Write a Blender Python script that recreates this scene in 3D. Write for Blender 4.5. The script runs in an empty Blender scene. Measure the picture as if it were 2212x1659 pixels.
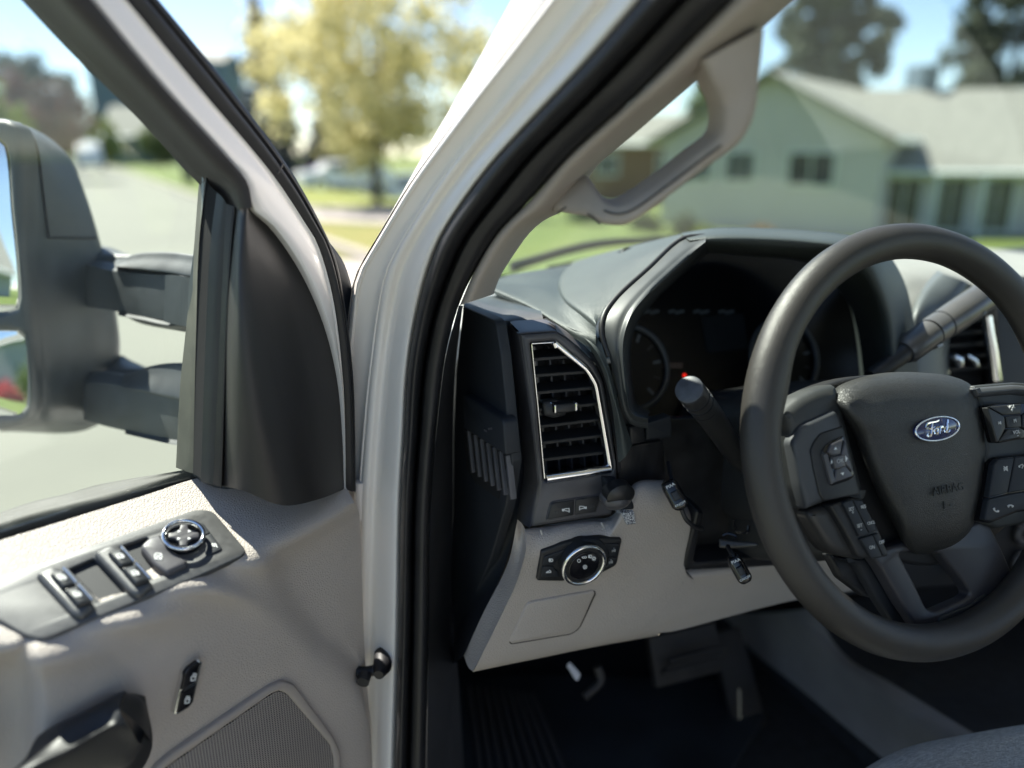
import bpy, bmesh, math, random
from mathutils import Vector, Matrix
from mathutils.geometry import tessellate_polygon
SC = bpy.context.scene
COL = SC.collection
R_ = math.radians
random.seed(7)

# ------------------------------------------------------------------ camera
YAW, PITCH = R_(20), R_(17)
CAM = Vector((0, 0, 1.65))
FW = Vector((math.sin(YAW)*math.cos(PITCH), math.cos(YAW)*math.cos(PITCH), -math.sin(PITCH)))
RT = Vector((math.cos(YAW), -math.sin(YAW), 0))
UP = RT.cross(FW)
FPX, CX, CY = 1662.0, 1106.0, 829.5
cam = bpy.data.cameras.new('camera')
cam_o = bpy.data.objects.new('camera', cam); COL.objects.link(cam_o)
cam.sensor_width = 36.0; cam.lens = FPX/2212*36.0
cam.clip_start = 0.02; cam.clip_end = 3000
m = Matrix((RT, UP, -FW)).transposed().to_4x4(); m.translation = CAM
cam_o.matrix_world = m
cam.dof.use_dof = True
cam.dof.focus_distance = 0.70
cam.dof.aperture_fstop = 27.05/14.5
SC.camera = cam_o

# ------------------------------------------------------------------ light
SUN_AZ, SUN_EL = -30.0, 53.5        # degrees: azimuth from truck-forward (+ = right), elevation
w = bpy.data.worlds.new('World'); SC.world = w; w.use_nodes = True
nt = w.node_tree
sky = nt.nodes.new('ShaderNodeTexSky'); sky.sky_type = 'NISHITA'; sky.sun_disc = False
sky.sun_elevation = R_(SUN_EL); sky.sun_rotation = R_(SUN_AZ)
sky.air_density = 0.75; sky.dust_density = 0.05; sky.ozone_density = 0.6
nt.links.new(sky.outputs[0], nt.nodes['Background'].inputs[0])
nt.nodes['Background'].inputs[1].default_value = 0.068
sl = bpy.data.lights.new('sun', 'SUN'); sl.energy = 5.0; sl.angle = R_(0.5); sl.color = (1, .95, .86)
sun_o = bpy.data.objects.new('sun', sl); COL.objects.link(sun_o)
sdir = Vector((math.sin(R_(SUN_AZ))*math.cos(R_(SUN_EL)), math.cos(R_(SUN_AZ))*math.cos(R_(SUN_EL)), math.sin(R_(SUN_EL))))
sun_o.rotation_euler = sdir.to_track_quat('Z', 'Y').to_euler()
sun_o.location = sdir*50
SC.view_settings.view_transform = 'Standard'; SC.view_settings.look = 'None'
SC.view_settings.exposure = 1.72; SC.view_settings.gamma = 1.0
SC.view_settings.use_curve_mapping = False
try:
    SC.cycles.use_denoising = True
    SC.cycles.max_bounces = 10; SC.cycles.transparent_max_bounces = 16
    SC.cycles.diffuse_bounces = 5; SC.cycles.glossy_bounces = 4
    SC.cycles.caustics_reflective = False; SC.cycles.caustics_refractive = False
    SC.cycles.sample_clamp_indirect = 6.0
except Exception:
    pass

# ------------------------------------------------------------------ image-ray helpers (place things on real planes)
def ray(u, v): return FW + RT*((u-CX)/FPX) - UP*((v-CY)/FPX)
def P(u, v, d): return CAM + ray(u, v)*d
class Fr:
    """a real plane in the truck; p() finds where a sight line meets it"""
    def __init__(s, o, n, up=(0, 0, 1)):
        s.o = Vector(o); s.n = Vector(n).normalized()
        s.ex = Vector(up).cross(s.n).normalized(); s.ey = s.n.cross(s.ex)
    def p(s, u, v, off=0.0):
        r = ray(u, v); return CAM + r*((s.o + s.n*off - CAM).dot(s.n)/r.dot(s.n))
    def l(s, u, v, off=0.0):
        q = s.p(u, v, off) - s.o; return (q.dot(s.ex), q.dot(s.ey))
    def w(s, x, y, off=0.0): return s.o + s.ex*x + s.ey*y + s.n*off
REG = {'A1': (0, 0, .3472), 'A2': (713.2, 0, .3472), 'A3': (1443.9, 0, .3472), 'B1': (0, 521.2, .3472), 'B2': (713.2, 521.2, .3472),
       'B3': (1443.9, 521.2, .3472), 'C1': (0, 1083, .3472), 'C2': (713.2, 1083, .3472), 'C3': (1443.9, 1083, .3472),
       'E1': (932.6, 603.5, .248), 'E2': (1645.8, 822.9, .25595), 'E3': (1261.8, 493.8, .3472), 'F1': (1097.2, 1014.9, .27282),
       'F2': (0, 1069.8, .248), 'F3': (740.6, 658.3, .17361), 'F4': (1810.4, 493.7, .18155)}
def Z(t, *pts):
    a, b, s = REG[t]; return [(a + x*s, b + y*s) for x, y in pts]

# ------------------------------------------------------------------ materials
MATS = {}
def mat(name, col, rough=.5, metal=0.0, bump=0.0, scale=300.0, kind='noise', var=0.0, vscale=20.0, coat=0.0, spec=.5, dist=.0006, col2=None, emit=0.0, coatr=.03, stretch=None):
    if name in MATS: return MATS[name]
    m = bpy.data.materials.new(name); m.use_nodes = True; MATS[name] = m
    n = m.node_tree; b = n.nodes['Principled BSDF']; L = n.links.new
    b.inputs['Base Color'].default_value = (*col, 1); b.inputs['Roughness'].default_value = rough
    b.inputs['Metallic'].default_value = metal; b.inputs['Specular IOR Level'].default_value = spec
    b.inputs['Coat Weight'].default_value = coat; b.inputs['Coat Roughness'].default_value = coatr
    if emit:
        b.inputs['Emission Color'].default_value = (*col, 1); b.inputs['Emission Strength'].default_value = emit
    tc = n.nodes.new('ShaderNodeTexCoord'); src = tc.outputs['Object']
    if stretch:
        mp = n.nodes.new('ShaderNodeMapping'); mp.inputs['Scale'].default_value = stretch
        L(src, mp.inputs[0]); src = mp.outputs[0]
    if bump:
        if kind == 'noise':
            t = n.nodes.new('ShaderNodeTexNoise'); t.inputs['Scale'].default_value = scale; t.inputs['Detail'].default_value = 3
            out = t.outputs['Fac']
        elif kind == 'leather':
            t = n.nodes.new('ShaderNodeTexVoronoi'); t.inputs['Scale'].default_value = scale; t.feature = 'DISTANCE_TO_EDGE'
            mr = n.nodes.new('ShaderNodeMapRange'); mr.inputs['From Max'].default_value = .25; L(t.outputs['Distance'], mr.inputs[0]); out = mr.outputs[0]
        else:
            t = n.nodes.new('ShaderNodeTexVoronoi'); t.inputs['Scale'].default_value = scale; out = t.outputs['Distance']
        L(src, t.inputs['Vector'])
        bp = n.nodes.new('ShaderNodeBump'); bp.inputs['Strength'].default_value = bump; bp.inputs['Distance'].default_value = dist
        L(out, bp.inputs['Height']); L(bp.outputs[0], b.inputs['Normal'])
    if var or col2:
        t2 = n.nodes.new('ShaderNodeTexNoise'); t2.inputs['Scale'].default_value = vscale; t2.inputs['Detail'].default_value = 5
        L(src, t2.inputs['Vector'])
        mx = n.nodes.new('ShaderNodeMix'); mx.data_type = 'RGBA'
        c2 = col2 or tuple(min(1, c*(1+var)) for c in col); c1 = col if col2 else tuple(c*(1-var) for c in col)
        mx.inputs[6].default_value = (*c1, 1); mx.inputs[7].default_value = (*c2, 1)
        rp = n.nodes.new('ShaderNodeMapRange'); rp.inputs['From Min'].default_value = .35; rp.inputs['From Max'].default_value = .65
        L(t2.outputs['Fac'], rp.inputs[0]); L(rp.outputs[0], mx.inputs[0]); L(mx.outputs[2], b.inputs['Base Color'])
        if var:
            r2 = n.nodes.new('ShaderNodeMapRange'); r2.inputs['To Min'].default_value = max(0, rough-.08); r2.inputs['To Max'].default_value = min(1, rough+.1)
            L(t2.outputs['Fac'], r2.inputs[0]); L(r2.outputs[0], b.inputs['Roughness'])
    return m
def glass(name, tint, refl=1.0, rough=0.0, dust=0.0):
    m = bpy.data.materials.new(name); m.use_nodes = True; MATS[name] = m
    n = m.node_tree; L = n.links.new; n.nodes.clear()
    o = n.nodes.new('ShaderNodeOutputMaterial'); tr = n.nodes.new('ShaderNodeBsdfTransparent'); gl = n.nodes.new('ShaderNodeBsdfGlossy')
    fr = n.nodes.new('ShaderNodeLayerWeight'); fr.inputs['Blend'].default_value = .5
    pw = n.nodes.new('ShaderNodeMath'); pw.operation = 'POWER'; pw.inputs[1].default_value = 5.0; L(fr.outputs['Facing'], pw.inputs[0])
    mul = n.nodes.new('ShaderNodeMath'); mul.operation = 'MULTIPLY_ADD'; mul.inputs[1].default_value = .9*refl; mul.inputs[2].default_value = .04*refl
    tr.inputs[0].default_value = (*tint, 1); gl.inputs['Roughness'].default_value = rough; gl.inputs[0].default_value = (1, 1, 1, 1)
    mx = n.nodes.new('ShaderNodeMixShader'); L(pw.outputs[0], mul.inputs[0]); L(mul.outputs[0], mx.inputs[0]); L(tr.outputs[0], mx.inputs[1]); L(gl.outputs[0], mx.inputs[2])
    out = mx.outputs[0]
    if dust:
        df = n.nodes.new('ShaderNodeBsdfDiffuse'); df.inputs[0].default_value = (.6, .62, .6, 1)
        tc = n.nodes.new('ShaderNodeTexCoord'); no = n.nodes.new('ShaderNodeTexNoise'); no.inputs['Scale'].default_value = 9; no.inputs['Detail'].default_value = 8
        L(tc.outputs['Object'], no.inputs[0])
        mr = n.nodes.new('ShaderNodeMapRange'); mr.inputs['From Min'].default_value = .3; mr.inputs['From Max'].default_value = .8; mr.inputs['To Min'].default_value = dust*.4; mr.inputs['To Max'].default_value = dust*1.6
        L(no.outputs['Fac'], mr.inputs[0])
        m2 = n.nodes.new('ShaderNodeMixShader'); L(mr.outputs[0], m2.inputs[0]); L(out, m2.inputs[1]); L(df.outputs[0], m2.inputs[2]); out = m2.outputs[0]
    L(out, o.inputs[0]); return m

TAUPE = mat('taupe_plastic', (.43, .38, .34), .55, bump=.55, scale=420, kind='leather', dist=.0006, var=.05, vscale=9)
TAUPEF = mat('taupe_cloth_trim', (.34, .296, .262), .8, bump=.2, scale=900, dist=.0003, var=.05, vscale=15)
BLACK = mat('black_plastic', (.014, .0145, .016), .48, bump=.12, scale=900, dist=.0003, var=.12, vscale=25)
NAVYB = mat('black_soft_plastic', (.010, .013, .018), .6, bump=.2, scale=800, dist=.0003, var=.1, vscale=20)
CHAR = mat('charcoal_satin', (.075, .072, .077), .38, bump=.08, scale=1200, dist=.0002, var=.15, vscale=40)
PADM = mat('dash_pad_vinyl', (.038, .047, .046), .5, bump=.3, scale=620, kind='leather', dist=.0006, var=.15, vscale=12)
RUB = mat('rubber', (.011, .011, .013), .5, bump=.1, scale=500, dist=.0003, var=.25, vscale=30)
RUBG = mat('rubber_dusty', (.04, .04, .034), .6, bump=.2, scale=600, dist=.0003, var=.25, vscale=40)
WHITE = mat('white_paint', (.80, .755, .71), .38, coat=.6, spec=.5, coatr=.06, var=.02, vscale=6)
CHROME = mat('chrome', (.86, .87, .9), .08, 1.0)
SATIN = mat('satin_chrome', (.75, .76, .76), .2, 1.0)
GLOSSB = mat('gloss_black', (.008, .008, .01), .16)
MIRRORM = mat('mirror_silver', (.86, .88, .9), .015, 1.0)
MIRH = mat('mirror_housing_plastic', (.034, .039, .041), .5, bump=.25, scale=700, dist=.0004, var=.2, vscale=30)
LEATH = mat('wheel_leather', (.034, .0305, .027), .42, bump=.3, scale=820, kind='leather', dist=.0003, var=.15, vscale=15)
BAGM = mat('airbag_vinyl', (.026, .026, .025), .42, bump=.4, scale=620, kind='leather', dist=.0006, var=.12, vscale=20)
SWP = mat('switch_panel_plastic', (.05, .05, .05), .46, spec=1.0, bump=.3, scale=1500, dist=.0003, var=.1, vscale=200)
CARPET = mat('dark_carpet', (.014, .016, .02), .95, bump=.8, scale=600, dist=.002, var=.3, vscale=60)
MATR = mat('floor_mat_rubber', (.02, .024, .03), .55, bump=.2, scale=300, var=.3, vscale=12)
CLOTH = mat('seat_cloth', (.58, .58, .56), .95, bump=.9, scale=330, kind='voro', dist=.0015, var=.2, vscale=150, stretch=(1, 2.2, 1))
PRINT = mat('white_print', (.8, .8, .78), .5)
PRINTD = mat('dim_print', (.05, .052, .055), .6)
BLUE = mat('emblem_blue', (.006, .012, .09), .25, coat=1.0)
WGLASS = glass('windshield_glass', (.925, .965, .945), .4, dust=.014)
DGLASS = glass('door_glass', (.95, .985, .97), .7, dust=.012)

# ------------------------------------------------------------------ objects
def link(name, me, ma=None, parent=None, smooth=35):
    o = bpy.data.objects.new(name, me); COL.objects.link(o)
    if ma is not None and not me.materials: me.materials.append(ma)
    if smooth:
        me.polygons.foreach_set('use_smooth', [True]*len(me.polygons))
        try: me.set_sharp_from_angle(angle=R_(smooth))
        except Exception: pass
    if parent is not None:
        o.parent = parent
        o.matrix_parent_inverse = WM(parent).inverted()
    return o
def WM(o):
    m = o.matrix_basis.copy()
    if o.parent: m = WM(o.parent) @ o.matrix_parent_inverse @ m
    return m
def empty(name, loc=(0, 0, 0), label=None, cat=None, group=None):
    o = bpy.data.objects.new(name, None); COL.objects.link(o); o.location = loc; o.empty_display_size = .1
    tag(o, label, cat, group); return o
def tag(o, label=None, cat=None, group=None, kind=None):
    if label: o['label'] = label
    if cat: o['category'] = cat
    if group: o['group'] = group
    if kind: o['kind'] = kind
    return o
def mesh(name, verts, faces):
    me = bpy.data.meshes.new(name); me.from_pydata([tuple(v) for v in verts], [], faces); me.update(); return me
def from_bm(name, bm, ma, parent=None, smooth=35):
    me = bpy.data.meshes.new(name); bm.to_mesh(me); bm.free(); return link(name, me, ma, parent, smooth)

def crom(pts, n, closed=False):
    """centripetal Catmull-Rom resample of 3D points to n samples, even in chord length"""
    pts = [Vector(p) for p in pts]
    if len(pts) == 2: return [pts[0].lerp(pts[1], i/(n-1)) for i in range(n)]
    if closed: q = [pts[-1]] + pts + [pts[0], pts[1]]
    else: q = [pts[0]*2-pts[1]] + pts + [pts[-1]*2-pts[-2]]
    dense = []
    segs = len(q)-3
    for i in range(segs):
        p0, p1, p2, p3 = q[i:i+4]
        t0 = 0.; t1 = t0+max(1e-6, (p1-p0).length)**.5; t2 = t1+max(1e-6, (p2-p1).length)**.5; t3 = t2+max(1e-6, (p3-p2).length)**.5
        for k in range(10):
            t = t1+(t2-t1)*k/10
            a1 = p0*((t1-t)/(t1-t0))+p1*((t-t0)/(t1-t0)); a2 = p1*((t2-t)/(t2-t1))+p2*((t-t1)/(t2-t1)); a3 = p2*((t3-t)/(t3-t2))+p3*((t-t2)/(t3-t2))
            b1 = a1*((t2-t)/(t2-t0))+a2*((t-t0)/(t2-t0)); b2 = a2*((t3-t)/(t3-t1))+a3*((t-t1)/(t3-t1))
            dense.append(b1*((t2-t)/(t2-t1))+b2*((t-t1)/(t2-t1)))
    dense.append(q[-2].copy())
    L = [0.]
    for i in range(1, len(dense)): L.append(L[-1]+(dense[i]-dense[i-1]).length)
    out = []; j = 0; tot = L[-1]
    m = n+1 if closed else n
    for i in range(m):
        s = tot*i/(m-1)
        while j < len(L)-2 and L[j+1] < s: j += 1
        t = 0 if L[j+1] == L[j] else (s-L[j])/(L[j+1]-L[j])
        out.append(dense[j].lerp(dense[j+1], min(1, max(0, t))))
    return out[:n]
def lin(pts, n):
    pts = [Vector(p) for p in pts]; L = [0.]
    for i in range(1, len(pts)): L.append(L[-1]+(pts[i]-pts[i-1]).length)
    out = []; j = 0
    for i in range(n):
        s = L[-1]*i/(n-1)
        while j < len(L)-2 and L[j+1] < s: j += 1
        t = (s-L[j])/max(1e-9, L[j+1]-L[j]); out.append(pts[j].lerp(pts[j+1], min(1, t)))
    return out
def loft(name, lines, ma, parent=None, nv=28, nu=5, cross='c', along='c', thick=0, closed=False, smooth=40, caps=False):
    rs = [crom(l, nv) if along == 'c' else lin(l, nv) for l in lines]
    cols = []
    k = len(rs); N = (k if closed else k-1)*nu + (0 if closed else 1)
    for i in range(nv):
        sec = [r[i] for r in rs]
        if cross == 'c' and k > 2:
            s = []
            idx = range(k if closed else k-1)
            for a in idx:
                p1 = sec[a]; p2 = sec[(a+1) % k]
                p0 = sec[a-1] if (a > 0 or closed) else p1*2-p2
                p3 = sec[(a+2) % k] if (closed or a+2 < k) else p2*2-p1
                for j in range(nu):
                    t = j/nu
                    s.append(.5*((2*p1)+(p2-p0)*t+(2*p0-5*p1+4*p2-p3)*t*t+(3*p1-p0-3*p2+p3)*t**3))
            if not closed: s.append(sec[-1])
        else:
            s = []
            for a in range(k if closed else k-1):
                for j in range(nu): s.append(sec[a].lerp(sec[(a+1) % k], j/nu))
            if not closed: s.append(sec[-1])
        cols.append(s)
    M = len(cols[0]); V = [p for c in cols for p in c]; F = []
    for i in range(nv-1):
        for j in range(M if closed else M-1):
            a = i*M+j; b = i*M+(j+1) % M; F.append((a, b, b+M, a+M))
    if caps and closed:
        F.append(tuple(range(M-1, -1, -1))); F.append(tuple((nv-1)*M+j for j in range(M)))
    me = mesh(name, V, F)
    if thick:
        bm = bmesh.new(); bm.from_mesh(me); bmesh.ops.recalc_face_normals(bm, faces=bm.faces)
        bmesh.ops.solidify(bm, geom=bm.faces[:], thickness=thick); bm.to_mesh(me); bm.free()
    return link(name, me, ma, parent, smooth)

def rnd(pts, r, seg=4):
    """round the corners of a closed outline (2D)"""
    out = []; n = len(pts)
    rr = r if isinstance(r, (list, tuple)) else [r]*n
    for i in range(n):
        p = Vector(pts[i][:2]); a = Vector(pts[i-1][:2]); b = Vector(pts[(i+1) % n][:2])
        da = (a-p); db = (b-p); ra = min(rr[i], da.length*.48); rb = min(rr[i], db.length*.48)
        if ra < 1e-6: out.append(tuple(p)); continue
        s = p+da.normalized()*ra; e = p+db.normalized()*rb
        for k in range(seg+1):
            t = k/seg; q = s*((1-t)**2)+p*(2*t*(1-t))+e*(t*t); out.append((q.x, q.y))
    return out
def smc(pts, n): return [(p.x, p.y) for p in crom([(a, b, 0) for a, b in pts], n, closed=True)]
def ell(c, a, b, rot=0, n=40):
    r = R_(rot); return [(c[0]+a*math.cos(t)*math.cos(r)-b*math.sin(t)*math.sin(r), c[1]+a*math.cos(t)*math.sin(r)+b*math.sin(t)*math.cos(r)) for t in [2*math.pi*i/n for i in range(n)]]
def area(l): return sum(l[i-1][0]*l[i][1]-l[i][0]*l[i-1][1] for i in range(len(l)))/2
def inset(l, d):
    n = len(l); out = []
    for i in range(n):
        a = Vector(l[i-1]); p = Vector(l[i]); b = Vector(l[(i+1) % n])
        e1 = (p-a); e2 = (b-p)
        if e1.length < 1e-9 or e2.length < 1e-9: out.append(tuple(p)); continue
        n1 = Vector((-e1.y, e1.x)).normalized(); n2 = Vector((-e2.y, e2.x)).normalized(); h = n1+n2
        if h.length < .3: h = n1
        h.normalize(); out.append(tuple(p+h*(d/max(.5, h.dot(n1)))))
    return out
def platel(name, fr, outer, ma, parent=None, off=0.0, thick=.004, bev=.0008, holes=(), dome=0.0, smooth=45, back=True):
    """extruded plate in frame-local metres; front face at off"""
    o = list(outer)
    if area(o) < 0: o.reverse()
    hs = []
    for h in holes:
        h = list(h)
        if area(h) > 0: h.reverse()
        hs.append(h)
    V = []; F = []
    loops = [o]+hs
    fl = []
    for l in loops:
        n = len(l); i1 = inset(l, bev); ih = inset(l, bev*.3)
        rings = [[(x, y, off-thick) for x, y in l], [(x, y, off-bev) for x, y in l], [(x, y, off-bev*.3) for x, y in ih], [(x, y, off) for x, y in i1]] if bev else [[(x, y, off-thick) for x, y in l], [(x, y, off) for x, y in l]]
        base = len(V)
        for r in rings: V += r
        for k in range(len(rings)-1):
            for i in range(n):
                a = base+k*n+i; b = base+k*n+(i+1) % n; F.append((a, b, b+n, a+n))
        fl.append((base, n, len(rings)))
    flat = [[Vector((V[b+(k-1)*n+i][0], V[b+(k-1)*n+i][1], 0)) for i in range(n)] for b, n, k in fl]
    ids = [b+(k-1)*n+i for b, n, k in fl for i in range(n)]
    for t in tessellate_polygon(flat): F.append(tuple(ids[i] for i in t))
    if back:
        idb = [b+i for b, n, k in fl for i in range(n)]
        flb = [[Vector((V[b+i][0], V[b+i][1], 0)) for i in range(n)] for b, n, k in fl]
        for t in tessellate_polygon(flb): F.append(tuple(idb[i] for i in reversed(t)))
    W = [fr.w(*v) for v in V]
    me = mesh(name, W, F)
    bm = bmesh.new(); bm.from_mesh(me); bmesh.ops.recalc_face_normals(bm, faces=bm.faces); bm.to_mesh(me); bm.free()
    return link(name, me, ma, parent, smooth)
def plate(name, fr, px, ma, parent=None, off=0.0, holes=(), r=0, **k):
    o = [fr.l(u, v, off) for u, v in (rnd(px, r) if r else px)]
    return platel(name, fr, o, ma, parent, off, holes=[[fr.l(u, v, off) for u, v in h] for h in holes], **k)
def dome(name, fr, outer, ma, parent=None, off=0.0, h=.01, rings=8, prof=.5, skirt=.01, smooth=50):
    """cushion-like solid over an outline given in frame-local metres"""
    n = len(outer); cx = sum(p[0] for p in outer)/n; cy = sum(p[1] for p in outer)/n
    V = [fr.w(x, y, off-skirt) for x, y in outer]; F = []
    for k in range(rings):
        s = 1-(k/rings)**1.6; z = h*(1-s**(1/prof))
        V += [fr.w(cx+(x-cx)*s, cy+(y-cy)*s, off+z) for x, y in outer]
    V.append(fr.w(cx, cy, off+h)); c = len(V)-1
    for k in range(rings):
        for i in range(n):
            a = k*n+i; b = k*n+(i+1) % n; F.append((a, b, b+n, a+n))
    for i in range(n): F.append((rings*n+i, rings*n+(i+1) % n, c))
    return link(name, mesh(name, V, F), ma, parent, smooth)
def tube(name, path, rad, ma, parent=None, n=12, steps=None, prof=None, up=None, smooth=50, closed=False, caps=True):
    """swept tube; rad: number or list per point; prof: 2D profile (unit) instead of a circle"""
    pts = [Vector(p) for p in path]; m = steps or len(pts)
    rl = rad if isinstance(rad, (list, tuple)) else [rad]*len(pts)
    if steps:
        q = crom(pts, steps, closed)
        rq = []
        for i in range(steps):
            t = i/(steps-(0 if closed else 1))*(len(rl)-(0 if closed else 1)); a = int(min(len(rl)-1, math.floor(t))); b = (a+1) % len(rl) if closed else min(len(rl)-1, a+1); rq.append(rl[a]*(1-(t-a))+rl[b]*(t-a))
        pts, rl = q, rq
    pr = prof or [(math.cos(2*math.pi*i/n), math.sin(2*math.pi*i/n)) for i in range(n)]
    n = len(pr); V = []; F = []; M = len(pts)
    upv = Vector(up) if up else None; prev = None
    for i, p in enumerate(pts):
        t = (pts[(i+1) % M]-pts[i-1]) if closed else (pts[min(i+1, M-1)]-pts[max(i-1, 0)])
        t.normalize()
        if upv: x = upv.cross(t).normalized()
        elif prev is None: x = (Vector((0, 0, 1)) if abs(t.z) < .9 else Vector((0, 1, 0))).cross(t).normalized()
        else: x = (prev-t*prev.dot(t)).normalized()
        prev = x; y = t.cross(x)
        V += [p+(x*a+y*b)*rl[i] for a, b in pr]
    for i in range(M if closed else M-1):
        for j in range(n):
            a = i*n+j; b = i*n+(j+1) % n; c = ((i+1) % M)*n; F.append((a, b, c+(j+1) % n, c+j))
    if caps and not closed: F.append(tuple(range(n-1, -1, -1))); F.append(tuple((M-1)*n+j for j in range(n)))
    return link(name, mesh(name, V, F), ma, parent, smooth)
def ribbon(name, fr, lines, ma, parent, wid=.0006, off=0.0, th=.0003, px=True):
    """printed marks: thin raised strokes on a plane, one mesh for one symbol"""
    V = []; F = []
    for l in lines:
        q = [Vector(fr.l(u, v, off)) if px else Vector((u, v)) for u, v in l]
        for i in range(len(q)-1):
            a, b = q[i], q[i+1]; d = (b-a)
            if d.length < 1e-9: continue
            d.normalize(); nn = Vector((-d.y, d.x))*wid*.5; a = a-d*wid*.3; b = b+d*wid*.3
            k = len(V)
            for z in (off-.0003, off+th): V += [fr.w(*(a+nn), z), fr.w(*(a-nn), z), fr.w(*(b-nn), z), fr.w(*(b+nn), z)]
            F += [(k+4, k+5, k+6, k+7), (k, k+1, k+5, k+4), (k+1, k+2, k+6, k+5), (k+2, k+3, k+7, k+6), (k+3, k, k+4, k+7)]
    return link(name, mesh(name, V, F), ma, parent, 0)
def text(name, s, fr, u, v, size, ma, parent, off=0.0, rot=0, sx=1.0, px=True, th=.0002):
    cu = bpy.data.curves.new(name, 'FONT'); cu.body = s; cu.size = size; cu.align_x = 'CENTER'; cu.align_y = 'CENTER'; cu.resolution_u = 2; cu.extrude = th
    o = bpy.data.objects.new('tmp', cu)
    me = bpy.data.meshes.new_from_object(o); bpy.data.objects.remove(o); bpy.data.curves.remove(cu)
    x, y = fr.l(u, v, off) if px else (u, v); c, d = math.cos(R_(rot)), math.sin(R_(rot))
    for vt in me.vertices:
        a, b = vt.co.x*sx, vt.co.y; vt.co = fr.w(x+a*c-b*d, y+a*d+b*c, off+vt.co.z)
    me.name = name
    return link(name, me, ma, parent, 0)
def box(bm, x0, x1, y0, y1, z0, z1, M=None):
    vs = [Vector((x, y, z)) for z in (z0, z1) for x, y in ((x0, y0), (x1, y0), (x1, y1), (x0, y1))]
    if M: vs = [M @ q for q in vs]
    v = [bm.verts.new(q) for q in vs]
    for f in ((3, 2, 1, 0), (4, 5, 6, 7), (0, 1, 5, 4), (1, 2, 6, 5), (2, 3, 7, 6), (3, 0, 4, 7)): bm.faces.new([v[i] for i in f])
def bxo(name, ma, parent, *b, M=None, bev=0):
    bm = bmesh.new()
    for q in (b[0] if isinstance(b[0], list) else [b]): box(bm, *q, M=M)
    if bev: bmesh.ops.bevel(bm, geom=bm.edges[:], offset=bev, segments=2, affect='EDGES', profile=.6)
    return from_bm(name, bm, ma, parent, 40)
def torus(name, fr, c, a, b, r, ma, parent, off=0, n=48, m=10, px=True, flat=1.0):
    """ring round an ellipse in frame-local metres"""
    V = []; F = []
    for i in range(n):
        t = 2*math.pi*i/n; ux, uy = math.cos(t), math.sin(t)
        for j in range(m):
            s = 2*math.pi*j/m; V.append(fr.w(c[0]+(a+r*math.cos(s))*ux, c[1]+(b+r*math.cos(s))*uy, off+r*flat*math.sin(s)))
    for i in range(n):
        for j in range(m): F.append((i*m+j, ((i+1) % n)*m+j, ((i+1) % n)*m+(j+1) % m, i*m+(j+1) % m))
    return link(name, mesh(name, V, F), ma, parent, 60)
# ================================================================== THE TRUCK
TRUCK = empty('pickup_truck', (1.0, 0.6, 0.0), 'white pickup truck cab with its driver door standing open, grey and black interior', 'truck')
VZ = Vector((0, 0, 1))
DT = Vector((-.906, -.423, 0)).normalized(); DN = Vector((.423, -.906, 0)).normalized(); DO = Vector((.094, .695, 0))
def DL(s, w_, z): return DO + DT*s + DN*w_ + VZ*z
DOORF = Fr(DL(0, 0, 1.35), DN)
KN = P(395, 1172, .63)
SWF = Fr(KN, DN*math.sin(R_(25)) + VZ*math.cos(R_(25)))
_a = SWF.p(100, 1416); _b = SWF.p(746, 1104); _d = (_b-_a); _d.z = 0; _d.normalize()
FACE = Fr(_a, Vector((_d.y, -_d.x, 0)))
if FACE.n.dot(DN) < 0: FACE = Fr(_a, -FACE.n)
def pl(fr, pts, off=0.0): return [fr.p(q[0], q[1], q[2] if len(q) > 2 else off) for q in pts]
DMAT = Matrix((DT, DN, VZ)).transposed().to_4x4(); DMAT.translation = DO

# ---- door trim panel: one continuous skin from the belt over the ridge and down the face
def dcol(belt, ridge, below):
    b = belt if isinstance(belt, Vector) else SWF.p(*belt)
    r1 = SWF.p(*ridge); r2 = FACE.p(ridge[0], ridge[1], below[0][2])
    pre = b.lerp(r1, .5); pr2 = b.lerp(r1, .965)
    cor = r1.lerp(r2, .35) - VZ*.0012
    return [b, pre, pr2, cor] + [FACE.p(*q) for q in below]
cols = [dcol((-170, 1219), (-170, 1352), [(-170, 1384, -.05), (-170, 1500, -.055), (-170, 1760, -.055)]),
        dcol((0, 1167), (20, 1412), [(25, 1446, -.04), (30, 1520, -.045), (30, 1760, -.045)]),
        dcol((35, 1156), (70, 1430), [(78, 1466, -.008), (80, 1520, -.012), (78, 1760, -.012)]),
        dcol((75, 1144), (120, 1428), [(122, 1462, 0), (122, 1520, 0), (122, 1760, 0)]),
        dcol((200, 1105), (300, 1348), [(302, 1380, 0), (302, 1500, 0), (302, 1760, 0)]),
        dcol((330, 1064), (450, 1279), [(455, 1308, 0), (480, 1450, 0), (520, 1760, 0)]),
        dcol((430, 1032), (552, 1224), [(558, 1246, 0), (583, 1305, 0), (649, 1395, 0), (768, 1531, 0), (790, 1760, 0)]),
        dcol(DL(.075, -.05, 1.364), (618, 1177), [(622, 1215, -.012), (645, 1277, -.013), (694, 1361, -.013), (771, 1447, -.013), (796, 1760, -.013)]),
        dcol(DL(.03, -.048, 1.363), (720, 1122), [(724, 1155, -.013), (735, 1277, -.014), (750, 1361, -.014), (784, 1447, -.014), (799, 1760, -.014)]),
        dcol(DL(.006, -.045, 1.362), (768, 1090), [(776, 1110, -.016), (782, 1250, -.016), (785, 1343, -.016), (789, 1430, -.016), (796, 1510, -.016), (802, 1580, -.016), (800, 1760, -.016)])]
DOOR = loft('door', cols, TAUPE, TRUCK, nv=70, nu=6, cross='c', smooth=60)
tag(DOOR, 'open driver door with taupe trim panel')
bxo('door_shell', WHITE, DOOR, .02, .95, -.135, -.07, .5, 1.335, M=DMAT, bev=.012)
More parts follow.
